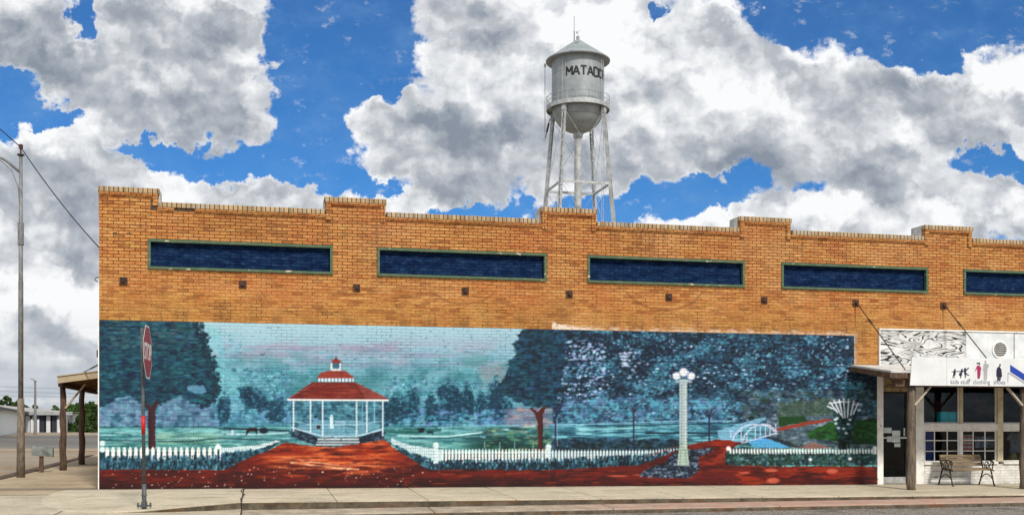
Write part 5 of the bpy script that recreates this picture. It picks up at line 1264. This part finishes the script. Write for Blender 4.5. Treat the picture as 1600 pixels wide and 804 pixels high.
pl_ = plate('sign_plate', Rr, -.002, .002, m_wsg); plate('red_face', Rr*.945, .0022, .0036, m_red)
ang = math.atan2(dh.y, dh.x)
tm = text_mesh('lettering', 'STOP', .44*Rr/.5, m_wsg, ss, tuple(cen+nrm*.0045+Vector((0, 0, -.155*Rr/.5))), .0008, rot=(math.pi/2, 0, ang), sx=.74, bold=.012)
for sgz in (.34, -.34):
    mb = MB(); c0 = cen+up_*sgz; mb.tube([c0-nrm*.04, c0+nrm*.008], .012, 8); mb.build('bolt', M['rust'], ss)

# ================================================================== mailbox
mp, Dm = on_ground(64.5, 737.5)
mbx = empty('mailbox', tuple(mp), 'dented grey-green rural mailbox on a short dark wooden post by the gravel edge', 'mailbox')
mb = MB(); pz0 = at_d(65, 711, Dm)[2]
mb.hexa([(mp.x-.06, mp.y-.05, mp.z-.05), (mp.x+.06, mp.y-.05, mp.z-.05), (mp.x+.06, mp.y+.05, mp.z-.05), (mp.x-.06, mp.y+.05, mp.z-.05), (mp.x-.045, mp.y-.045, pz0), (mp.x+.055, mp.y-.045, pz0), (mp.x+.055, mp.y+.045, pz0), (mp.x-.045, mp.y+.045, pz0)]); mb.build('post', M['dark_wood'], mbx, bevel=.01)
x0 = at_d(51.5, 700, Dm)[0]; x1 = at_d(82.5, 700, Dm)[0]; zt_ = at_d(60, 697, Dm)[2]; zb2 = at_d(60, 712, Dm)[2]
h = zt_-zb2; prof = [(-.085, 0), (.085, 0), (.085, h*.5)]+[(.085*math.cos(a), h*.5+h*.5*math.sin(a)) for a in [k*math.pi/8 for k in range(1, 8)]]+[(-.085, h*.5)]
mb = MB(); n = len(prof); vs = []
for i, (X, dz) in enumerate(((x0, .02), (x0+.01, .022), ((x0+x1)/2, .0), (x1-.02, -.02), (x1, -.02))): vs += [(X, mp.y+a, zb2+b+dz) for a, b in prof]
mb.add(vs, [(i*n+k, i*n+(k+1) % n, (i+1)*n+(k+1) % n, (i+1)*n+k) for i in range(4) for k in range(n)]+[tuple(range(n-1, -1, -1)), tuple(4*n+k for k in range(n))])
M['mail'] = mottled('dented_galvanised', (.24, .27, .26), (.12, .14, .135), 7, .6, metal=.25, bumps=.8, bd=.03)
recalc(mb.build('box', M['mail'], mbx))
mb = MB(); mb.box(x0-.012, x0-.002, mp.y-.08, mp.y+.08, zb2+.03, zt_-.01); mb.build('door', M['mail'], mbx, bevel=.02)

# ================================================================== street light pole, its wires and the far lamp
lp, Dl = on_ground(32.5, 745.5)
sl = empty('street_light', tuple(lp), 'tall slim grey metal street light pole with a rusty lower sleeve, nearest on the left', 'street light', 'street light poles')
zpt = lambda py: at_d(32.5, py, Dl)[2]
m_pole = mottled('weathered_grey_pole', (.24, .25, .26), (.14, .145, .15), 6, .6, metal=.2, stretch=(3, 3, 1))
M['sleeve'] = mottled('rusty_sleeve', (.22, .19, .15), (.12, .095, .07), 5, .8, stretch=(3, 3, 1.2))
r1 = 3.4*Dl/F_PX
mb = MB(); mb.tube([(lp.x, lp.y, zpt(624)), (lp.x, lp.y, zpt(440)), (lp.x, lp.y, zpt(438)), (lp.x, lp.y, zpt(243))], [r1*1.12, r1*1.08, r1*.98, r1*.75], 14); mb.build('pole', m_pole, sl, smooth=True)
mb = MB(); mb.lathe([(r1*1.1, -.30), (r1*1.35, -.28), (r1*1.35, .28), (r1*1.1, .30)], (lp.x, lp.y, zpt(365)), 14); mb.build('collar', m_pole, sl)
mb = MB(); mb.tube([(lp.x, lp.y, lp.z-.1), (lp.x, lp.y, zpt(690)), (lp.x, lp.y, zpt(622))], [r1*1.85, r1*1.7, r1*1.5], 14); mb.build('base_sleeve', M['sleeve'], sl, smooth=True)
mb = MB(); mb.lathe([(0, 0), (.09, 0), (.09, .03), (.02, .05), (.02, .17), (.055, .18), (.055, .28), (0, .30)], (lp.x, lp.y, zpt(243)), 12); mb.build('insulator_cap', M['rust'], sl)
mb = MB(); z0 = zpt(270); P = [(lp.x, lp.y, z0), (lp.x-.35, lp.y, z0+.30), (lp.x-.8, lp.y, z0+.52), (lp.x-1.5, lp.y, z0+.70), (lp.x-2.4, lp.y, z0+.78)]
mb.tube(P, [.035, .033, .03, .028, .026], 8); mb.build('arm', m_pole, sl, smooth=True)
mb = MB(); z1_ = zpt(318); mb.tube([(lp.x-.03, lp.y, z1_), (lp.x-.07, lp.y, z1_+.45), (lp.x-.22, lp.y, z1_+.85), (lp.x-.55, lp.y, z1_+1.15), (lp.x-1.0, lp.y, z0+.50)], .012, 6); mb.build('arm_brace', m_pole, sl, smooth=True)
mb = MB(); mb.lathe([(0, .12), (.08, .1), (.14, .02), (.17, -.04), (.13, -.06), (0, -.09)], (lp.x-2.55, lp.y, z0+.74), 16); mb.build('lamp_head', m_pole, sl, smooth=True)
def wire(p0, p1, sag, r_, name, label):
    p0, p1 = Vector(p0), Vector(p1); mb = MB(); pts = []
    for k in range(21):
        f = k/20; pts.append(p0.lerp(p1, f)-Vector((0, 0, sag*4*f*(1-f)))-p0)
    mb.tube(pts, r_, 6); o = mb.build(name, m_blk, None); o.location = p0; return tag(o, label, 'cable', 'overhead cables')
tp = (lp.x, lp.y, zpt(230))
wire(tp, (XL-.02, YW+1.2, at_y(153, 397, YW+1.2)[1]), .12, .013, 'overhead_cable', 'black cable running down from the near pole top to the brick wall corner')
for k_w, (pya, pyb) in enumerate(((596, 606), (604, 612), (611, 617))):
    p_a, p_b = at_d(-120, pya, 150), at_d(260, pyb, 190)
    wire(tuple(p_a), tuple(p_b), .5, .016, 'overhead_cable', ['highest of three faint far wires above the storage building', 'middle of three faint far wires above the storage building', 'lowest of three faint far wires above the storage building'][k_w])
e = at_d(-260, -50, Dl-3); wire(tp, tuple(e), .1, .013, 'overhead_cable', 'black cable rising from the near pole top out of the picture at upper left')
fl_d = 92.0; fp = at_d(55, 675, fl_d); fp.z = gz(fp.x, fp.y)
fl = empty('street_light', tuple(fp), 'small distant street lamp standing in front of the white storage building', 'street light', 'street light poles')
tz = at_d(55, 594, fl_d)[2]
mb = MB(); mb.tube([tuple(fp), (fp.x, fp.y, tz)], [.13, .08], 8); mb.build('pole', m_pole, fl)
mb = MB(); mb.tube([(fp.x, fp.y, tz-.05), (fp.x-.15, fp.y, tz+.10), (fp.x-.35, fp.y, tz+.13)], .045, 6); mb.tube([(fp.x, fp.y, tz-.15), (fp.x, fp.y, tz+.02)], .11, 8); mb.build('arm', m_pole, fl)

# ================================================================== white storage building in the distance
sb = empty('storage_building', (-50, 100, gz(-50, 100)), 'long low white metal storage building with a row of garage doors in the distance', 'building')
m, t = material('white_corrugated_metal', .6, spec=.3); s_ = t.sep(t.geo)
cor = t.m('ABSOLUTE', t.m('SUBTRACT', t.m('FRACT', t.m('MULTIPLY', t.m('ADD', s_[0], s_[1]), 1.6)), .5))
setc(t, t.mix(cor, (.80, .83, .84), (.66, .69, .70))); bump(t, cor, .2, .02); M['corr'] = m
DB = 108.0
yfac = at_d(38, 670, DB)[1]
fx0, fx1 = at_y(38, 670, yfac)[0], at_y(103.5, 670, yfac)[0]
zg = gz(0, yfac); ze = at_y(70, 643.5, yfac)[1]; g0 = zg-.4
zr = at_y(40, 632, yfac+7)[1]
# long side wall runs toward the viewer at a slant, garage fronts close the far end
A_ = Vector((fx0, yfac, 0)); B0 = at_d(0, 670, 86.0); B_ = A_+(Vector((B0.x, B0.y, 0))-A_)*1.9
nn = Vector(((B_-A_).y, -(B_-A_).x, 0)).normalized(); nn = nn if nn.x < 0 else -nn
def wall_run(p, q, th, z0, z1, nrm_):
    m_ = MB(); m_.hexa([(p.x, p.y, z0), (q.x, q.y, z0), (q.x+nrm_.x*th, q.y+nrm_.y*th, z0), (p.x+nrm_.x*th, p.y+nrm_.y*th, z0), (p.x, p.y, z1), (q.x, q.y, z1), (q.x+nrm_.x*th, q.y+nrm_.y*th, z1), (p.x+nrm_.x*th, p.y+nrm_.y*th, z1)]); return m_
wall_run(A_, B_, 14, g0-1.2, ze-.05, nn).build('wall', M['corr'], sb)
mb = MB(); mb.box(fx0+.01, fx1, yfac, yfac+14, g0, ze-.05); mb.build('wall', M['corr'], sb)
m_roofm = mottled('grey_metal_roof', (.40, .39, .36), (.30, .29, .27), .6, .6)
dAB = (B_-A_).normalized(); e0, e1 = A_-dAB*.5-nn*.4, B_+dAB*.5-nn*.4
r0, r1 = e0+nn*7.4, e1+nn*7.4; b0_, b1_ = e0+nn*14.8, e1+nn*14.8
mb = MB(); mb.add([(*e0[:2], ze), (*e1[:2], ze), (*b1_[:2], ze), (*b0_[:2], ze), (*r0[:2], ze+.85), (*r1[:2], ze+.85)], [(0, 1, 5, 4), (4, 5, 2, 3), (1, 2, 5), (0, 4, 3), (0, 3, 2, 1)])
recalc(mb.build('roof', m_roofm, sb))
mb = MB(); mb.add([(fx0-6, yfac-.6, ze+.003), (fx1+.6, yfac-.6, ze+.003), (fx1+.6, yfac+14.6, ze+.003), (fx0-6, yfac+14.6, ze+.003), (fx0-6, yfac+7, ze+1.05), (fx1-4.0, yfac+7, ze+.45)], [(0, 1, 5, 4), (1, 2, 5), (2, 3, 4, 5), (0, 4, 3), (0, 3, 2, 1)])
recalc(mb.build('roof', m_roofm, sb))
wall_run(e0-nn*.01, e1-nn*.01, -.08, ze-.16, ze+.04, nn).build('eave_trim', mottled('dark_trim', (.12, .13, .14), (.08, .085, .09), 1), sb)
mb = MB(); mb.box(fx0+.1, fx1+.7, yfac-.72, yfac-.61, ze-.28, ze+.06); mb.build('eave_trim', mottled('grey_trim', (.34, .35, .37), (.26, .27, .28), 1), sb)
m_dw = mottled('white_door_panel', (.66, .68, .70), (.58, .60, .62), 1, .6); m_dd = simple('dark_doorway', (.02, .024, .035)); m_db = simple('blue_grey_door_frame', (.10, .13, .19))
for a, b, mt in ((40, 47, m_dw), (51, 57.5, m_dw), (62, 70, m_dd), (72, 79, m_dw), (81.5, 88.5, m_dd)):
    xa_, xb2 = at_y(a, 670, yfac)[0], at_y(b, 670, yfac)[0]; zt_ = at_y(a, 649, yfac)[1]
    mb = MB(); mb.box(xa_, xb2, yfac-.10, yfac-.005, zg-.3, zt_); dr = mb.build('garage_door', mt, sb)
    if mt is m_dd: dr['label'] = 'open dark garage doorway'
    mb = MB(); mb.box(xb2+.001, xb2+.16, yfac-.14, yfac-.005, zg-.3, zt_+.12); mb.box(xa_-.12, xa_-.001, yfac-.14, yfac-.005, zg-.3, zt_+.12); mb.box(xa_, xb2, yfac-.14, yfac-.005, zt_+.001, zt_+.12); mb.build('frame', m_db, dr)
for px in (49.5, 59.5, 91):
    X = at_y(px, 670, yfac-1.5)[0]; o = MB().tube([(0, 0, -.2), (0, 0, 1.25)], .11, 8).build('bollard', m_wsg, None); o.location = (X, yfac-1.5, zg)
    tag(o, {49.5: 'short pale post left of the first open garage doorway', 59.5: 'short pale post right beside the first open garage doorway', 91: 'short pale post at the right end of the garage doors'}[px], 'post', 'posts in front of the garages')

# ================================================================== trees in the distance
def leaf_mat(name, c1, c2):
    m, t = material(name, .7, spec=.2); setc(t, t.mix(t.rng(t.noise(t.geo, .8, 3), .35, .65), c1, c2)); return m
m_l1 = leaf_mat('mid_green_leaves', (.055, .12, .022), (.030, .075, .016)); m_l2 = leaf_mat('dark_green_leaves', (.028, .055, .016), (.045, .085, .022))
m_bk = mottled('bark', (.12, .09, .06), (.06, .045, .03), 5)
def tree(px, D, top_py, wpx, label, mat, n=2600, group='trees beyond the gravel lot', base_frac=.12, seed=0, name='tree'):
    r = random.Random(seed); b = at_d(px, 670, D); b.z = gz(b.x, b.y)-.05
    H = at_d(px, top_py, D)[2]-b.z; W = wpx*D/F_PX/2
    t_ = empty(name, tuple(b), label, 'tree', group)
    mb = MB(); mb.tube([b, b+Vector((.05, 0, H*.3)), b+Vector((.1, .1, H*.7))], [.22*H/7, .16*H/7, .06*H/7], 8)
    for k in range(6):
        a = k*1.05; mb.tube([b+Vector((0, 0, H*(.18+.06*k))), b+Vector((math.cos(a)*W*.5, math.sin(a)*W*.5, H*(.42+.07*k)))], [.07*H/7, .03*H/7], 6)
    mb.build('trunk', m_bk, t_)
    cl = [(r.gauss(0, .42)*W, r.gauss(0, .42)*W, H*r.uniform(base_frac+.12, .86), r.uniform(.16, .34)*min(W, H*.6)) for _ in range(26)]
    mb = MB()
    for k in range(n):
        c = r.choice(cl); d = Vector((r.gauss(0, 1), r.gauss(0, 1), r.gauss(0, .8))).normalized()*c[3]*r.uniform(.55, 1.12)
        p = b+Vector((c[0], c[1], c[2]))+d
        if p.z < b.z+H*base_frac*r.uniform(.3, 1): continue
        s = r.uniform(.10, .24)*D/120; u = Vector((r.gauss(0, 1), r.gauss(0, 1), r.gauss(0, 1))).normalized(); v_ = u.orthogonal().normalized()
        mb.add([p-u*s, p+v_*s*.6, p+u*s, p-v_*s*.6], [(0, 1, 2, 3)])
    mb.build('crown', mat, t_)
tree(112, 118, 626, 30, 'broad mid-green tree just right of the storage building end', m_l1, seed=1, n=3200)
tree(138, 112, 623, 34, 'bushy green tree between the porch post and the brick wall', m_l1, seed=2, n=3400, base_frac=.02)
tree(124, 125, 634, 30, 'darker rounded tree between its two lighter neighbours behind the porch', m_l2, seed=3, n=3000, base_frac=.02)
tree(150, 108, 628, 26, 'green tree nearest the brick corner, partly hidden by the wall', m_l2, seed=4, n=2600, base_frac=.02)
tree(163, 120, 630, 30, 'tree mostly hidden behind the brick wall corner', m_l1, seed=14, n=1500)
tree(9, 150, 612, 22, 'dark pointed tree above the storage roof at the far left', m_l2, seed=5, name='pine_tree')
tree(25, 155, 621, 26, 'low dark tree above the storage roof beside the near pole', m_l2, seed=6)
tree(-14, 150, 618, 40, 'dark tree above the storage roof beyond the left edge', m_l2, seed=7)
tree(50, 165, 629, 30, 'low treetop showing over the middle of the storage roof', m_l2, seed=8, n=1800)
tree(84, 150, 628, 16, 'thin sparse treetop over the right end of the storage roof', m_l1, seed=9, n=500)
for (px, D, tp_, w_, s_) in ((105, 110, 660, 20, 10), (122, 112, 661, 22, 11), (140, 108, 659, 24, 12)):
    b = at_d(px, 670, D); b.z = gz(b.x, b.y); r = random.Random(s_); mb = MB(); H = at_d(px, tp_, D)[2]-b.z; W = w_*D/F_PX/2
    for k in range(1300):
        p = Vector((r.gauss(0, .5)*W, r.gauss(0, .5)*W*.6, abs(r.gauss(0, .42))*H)); s = r.uniform(.07, .16); u = Vector((r.gauss(0, 1), r.gauss(0, 1), r.gauss(0, 1))).normalized(); v_ = u.orthogonal()
        mb.add([p-u*s, p+v_*s*.6, p+u*s, p-v_*s*.6], [(0, 1, 2, 3)])
    o = mb.build('shrub', m_l2, None); o.location = b
    tag(o, {10: 'low dark shrub by the right end of the storage building', 11: 'low dark shrub between the two porch posts, under the trees', 12: 'low dark shrub at the foot of the trees next to the brick wall'}[s_], 'shrub', 'shrubs below the trees')

# ================================================================== water tower
DT = 125.0; tb = at_d(903, 668, DT); gT = gz(tb.x, tb.y)
TX, TY = tb.x, tb.y
wt = empty('water_tower', (TX, TY, gT), 'tall grey steel water tower with conical roof, lettered tank and four braced legs', 'water tower')
k_ = DT/F_PX
TZ = lambda py: at_d(903, py, DT)[2]
m, t = material('silver_tank_paint', .55, .15, .4)
s_ = t.sep(t.geo)
col = t.mix(t.rng(t.noise(t.geo, .5, 6, .65), .35, .65), (.34, .375, .395), (.245, .28, .30))
col = t.mix(t.m('MULTIPLY', t.rng(t.noise(t.v('MULTIPLY', t.geo, (1.6, 1.6, .25)), 1.2, 5, .7), .5, .72), .6), col, (.17, .195, .21))
seam = t.m('ABSOLUTE', t.m('SUBTRACT', t.m('FRACT', t.m('MULTIPLY', s_[2], .42)), .5))
col = t.mix(t.rng(seam, .02, .0), col, (.15, .16, .17))
col = t.mix(t.rng(t.noise(t.geo, 3, 6, .75), .70, .76), col, (.12, .075, .05))
setc(t, col); bump(t, t.noise(t.geo, 1.5, 4), .25, .05); M['tank'] = m
m_leg = mottled('silver_steel_legs', (.50, .52, .53), (.30, .325, .34), 1.5, .55, metal=.1)
zd, zeave, zap = TZ(168), TZ(97), TZ(62)
Rt, Re, Rd = 40.8*k_, 50*k_, 49.3*k_
c = (TX, TY, 0)
mb = MB(); mb.lathe([(Rt, zd-.05), (Rt, zeave+.45)], c, 64); mb.build('tank_wall', M['tank'], wt, smooth=True)
mb = MB(); mb.lathe([(Rt*math.cos(a), zd-Rt*math.sin(a)*.99) for a in [k*math.pi/2/14 for k in range(14)]]+[(.35, zd-Rt)], c, 64); mb.build('tank_bowl', M['tank'], wt, smooth=True)
mb = MB(); mb.lathe([(Rt-.05, zeave+.02), (Re, zeave-.02), (Re+.02, zeave+.08), (Re*.62, zeave+(zap-zeave)*.42), (Re*.22, zeave+(zap-zeave)*.82), (.18, zap), (.18, zap+.35), (0, zap+.4)], c, 48); mb.build('roof', M['tank'], wt)
mb = MB(); mb.lathe([(Rt-.02, zd-.02), (Rd, zd-.10), (Rd, zd+.08), (Rt-.02, zd+.05)], c, 48); mb.lathe([(Rd-.03, zd-.42), (Rd+.02, zd-.42), (Rd+.02, zd-.1), (Rd-.03, zd-.1)], c, 48); mb.build('balcony_deck', m_leg, wt)
mb = MB()
for h in (.5, 1.05): mb.tube([(TX+Rd*math.cos(a), TY+Rd*math.sin(a), zd+h) for a in [k*2*math.pi/48 for k in range(49)]], .028, 6, False)
for k in range(20):
    a = k*2*math.pi/20; mb.tube([(TX+Rd*math.cos(a), TY+Rd*math.sin(a), zd), (TX+Rd*math.cos(a), TY+Rd*math.sin(a), zd+1.05)], .022, 5)
mb.build('railing', m_leg, wt)
mb = MB(); mb.tube([(TX, TY, gT-.2), (TX, TY, TZ(214))], .41, 20); mb.lathe([(.46, TZ(216)), (.56, TZ(214)), (.56, TZ(208)), (.46, TZ(205)), (.4, TZ(203))], c, 20); mb.build('riser_pipe', m_leg, wt, smooth=False)
# legs
vdir = Vector((TX, TY, 0)).normalized(); vrt = Vector((vdir.y, -vdir.x, 0))
def leg_pt(i, z):
    th = R(-27.7+90*i)                         # 0 near-left, 1 right, 2 far, 3 left
    d = vrt*math.sin(th)-vdir*math.cos(th)
    rr = 43.5*k_+(TZ(165)-z)*.098
    return Vector((TX, TY, z))+d*rr
zs = TZ(293); zs2 = TZ(293)-(TZ(160)-TZ(293)); zs2 = max(zs2, gT+8)
for i in range(4):
    mb = MB(); zt0 = zd-.1
    a, b = leg_pt(i, gT-.2), leg_pt(i, zt0); dr = (b-a).normalized(); side = dr.cross(Vector((0, 0, 1))).normalized(); rad = side.cross(dr)
    for s1 in (-1, 1):
        o_ = side*.16*s1; mb.bar(a+o_, b+o_, .07, .34, rad)
    nlac = 46
    for k in range(nlac):
        p = a.lerp(b, k/nlac); q = a.lerp(b, (k+1)/nlac); s1 = 1 if k % 2 else -1
        mb.bar(p+side*.16*s1+rad*.15, q-side*.16*s1+rad*.15, .05, .03, rad); mb.bar(p+side*.16*s1-rad*.15, q-side*.16*s1-rad*.15, .05, .03, rad)
    mb.bar(leg_pt(i, zt0-1.0), leg_pt(i, zt0), .5, .4, rad); mb.build('leg', m_leg, wt)
for z_ in (zs, zs2):
    for i in range(4):
        mb = MB(); mb.bar(leg_pt(i, z_), leg_pt((i+1) % 4, z_), .12, .28); mb.build('strut', m_leg, wt)
for (za, zb3) in ((zd-.9, zs), (zs, zs2), (zs2, gT+.3)):
    for i in range(4):
        mb = MB(); mb.tube([leg_pt(i, za), leg_pt((i+1) % 4, zb3)], .022, 5); mb.tube([leg_pt((i+1) % 4, za), leg_pt(i, zb3)], .022, 5); mb.build('brace_rod', m_leg, wt)
for i in range(4):
    mb = MB(); a = leg_pt(i, zd-.6); mb.tube([a, (TX, TY, TZ(206)), ], .03, 5)
    if i in (0, 1): mb.build('stay_rod', m_leg, wt)
# overflow pipe at the left of the tank, ladder at the right front
p1 = Vector((TX, TY, 0))+vrt*(-51.5*k_); mb = MB(); mb.tube([(p1.x, p1.y, TZ(100)), (p1.x, p1.y, TZ(212))], .045, 6); mb.lathe([(0, -.2), (.13, -.2), (.13, .15), (0, .2)], (p1.x, p1.y, TZ(101)), 8)
mb.tube([(p1.x, p1.y, TZ(212)), (p1.x-.05, p1.y, TZ(220))], .10, 6); mb.build('overflow_pipe', m_leg, wt)
mb = MB(); q = Vector((TX, TY, 0))+vrt*(-44*k_); mb.tube([(q.x, q.y, TZ(185)), (q.x-.5, q.y, TZ(215))], .05, 6); mb.tube([(q.x-.1, q.y, TZ(192)), (q.x-.35, q.y, TZ(206))], .11, 6); mb.build('float_gauge', M['rust'], wt)
th = R(58); ld = vrt*math.sin(th)-vdir*math.cos(th); sdv = Vector((-ld.y, ld.x, 0))
mb = MB(); rl = 42*k_
for s1 in (-1, 1): mb.tube([Vector((TX, TY, gT))+ld*(rl+.2)+sdv*.2*s1, Vector((TX, TY, zeave))+ld*(rl+.2)+sdv*.2*s1], .025, 5)
z_ = gT+.5
while z_ < zeave: mb.tube([Vector((TX, TY, z_))+ld*(rl+.2)+sdv*.2, Vector((TX, TY, z_))+ld*(rl+.2)-sdv*.2], .014, 4); z_ += .45
mb.build('ladder', m_leg, wt)
th = R(-30); l2 = vrt*math.sin(th)-vdir*math.cos(th)
mb = MB()
for s1 in (-1, 1): mb.tube([Vector((TX, TY, zd))+l2*(Rt+.12)+vrt*.17*s1, Vector((TX, TY, zeave))+l2*(Rt+.12)+vrt*.17*s1], .022, 5)
mb.build('tank_ladder', m_leg, wt)
mb = MB(); q = Vector((TX, TY, 0))+vrt*(-5.8*k_)-vdir*.3; mb.tube([(q.x, q.y, TZ(72)), (q.x, q.y, TZ(50))], .05, 6); mb.tube([(q.x, q.y, TZ(50)), (q.x, q.y, TZ(27))], .025, 5); mb.build('antenna', M['rust'], wt)
mb = MB(); q = Vector((TX, TY, 0)); mb.tube([(q.x, q.y, zap+.3), (q.x, q.y, TZ(50)), (q.x+.12, q.y, TZ(48)), (q.x+.3, q.y, TZ(48)), (q.x+.3, q.y, TZ(50))], .02, 5); mb.lathe([(0, -.1), (.09, -.1), (.09, .1), (0, .12)], (q.x-.12, q.y, TZ(51)), 8); mb.build('roof_light', m_leg, wt)
mb = MB(); a0 = R(-20)
q = Vector((TX, TY, 0)); pts = [(q+vrt*(-17*k_)-vdir*1.0), (q+vrt*(2*k_)-vdir*1.6)]
mb.bar((pts[0].x, pts[0].y, TZ(76)), (pts[1].x, pts[1].y, TZ(72)), .1, .1); mb.build('roof_hatch', m_leg, wt)
# block letters wrapped round the tank
STR = {'M': [[(0, 0), (0, 1)], [(0, 1), (.5, .35)], [(.5, .35), (1, 1)], [(1, 1), (1, 0)]], 'A': [[(0, 0), (.5, 1)], [(.5, 1), (1, 0)], [(.2, .34), (.8, .34)]],
       'T': [[(0, 1), (1, 1)], [(.5, 1), (.5, 0)]], 'D': [[(0, 0), (0, 1)], [(0, 1), (.75, 1)], [(.75, 1), (1, .8)], [(1, .8), (1, .2)], [(1, .2), (.75, 0)], [(.75, 0), (0, 0)]],
       'O': [[(0, .06), (0, .94)], [(0, .94), (1, .94)], [(1, .94), (1, .06)], [(1, .06), (0, .06)]], 'R': [[(0, 0), (0, 1)], [(0, 1), (.9, 1)], [(.9, 1), (.9, .52)], [(.9, .52), (0, .5)], [(.35, .5), (1, 0)]]}
zl0, lh, lw = TZ(129.6), 13.2*k_, .68
mb = MB()
for i, ch in enumerate('MATADOR'):
    th0 = R(-19+15.6*i)
    for st_i, ((x0, y0), (x1, y1)) in enumerate(STR[ch]):
        n = 5; L = []
        dxy = Vector(((x1-x0)*lw, (y1-y0)*lh)).normalized(); nx_, ny_ = -dxy.y*.10, dxy.x*.10
        for k in range(n+1):
            f = k/n; X = ((x0+(x1-x0)*f)-.5)*lw; Z = (y0+(y1-y0)*f)*lh
            for s1 in (-1, 1):
                xx_, zz_ = X+nx_*s1, Z+ny_*s1+((-.1 if k == 0 else .1 if k == n else 0)*0)
                for rr in (Rt+.012+.002*st_i, Rt+.03+.002*st_i):
                    a = th0+xx_/Rt; d = vrt*math.sin(a)-vdir*math.cos(a); L.append((TX+d.x*rr, TY+d.y*rr, zl0+zz_))
        fs = []
        for k in range(n):
            a = 4*k; b = a+4; fs += [(a+1, b+1, b+3, a+3), (a, a+2, b+2, b), (a, b, b+1, a+1), (a+2, a+3, b+3, b+2)]
        fs += [(0, 1, 3, 2), (4*n, 4*n+2, 4*n+3, 4*n+1)]
        mb.add(L, fs)
recalc(mb.build('lettering', m_blk, wt))

for o in bpy.data.objects:
    if '_w' in o.keys(): del o['_w']
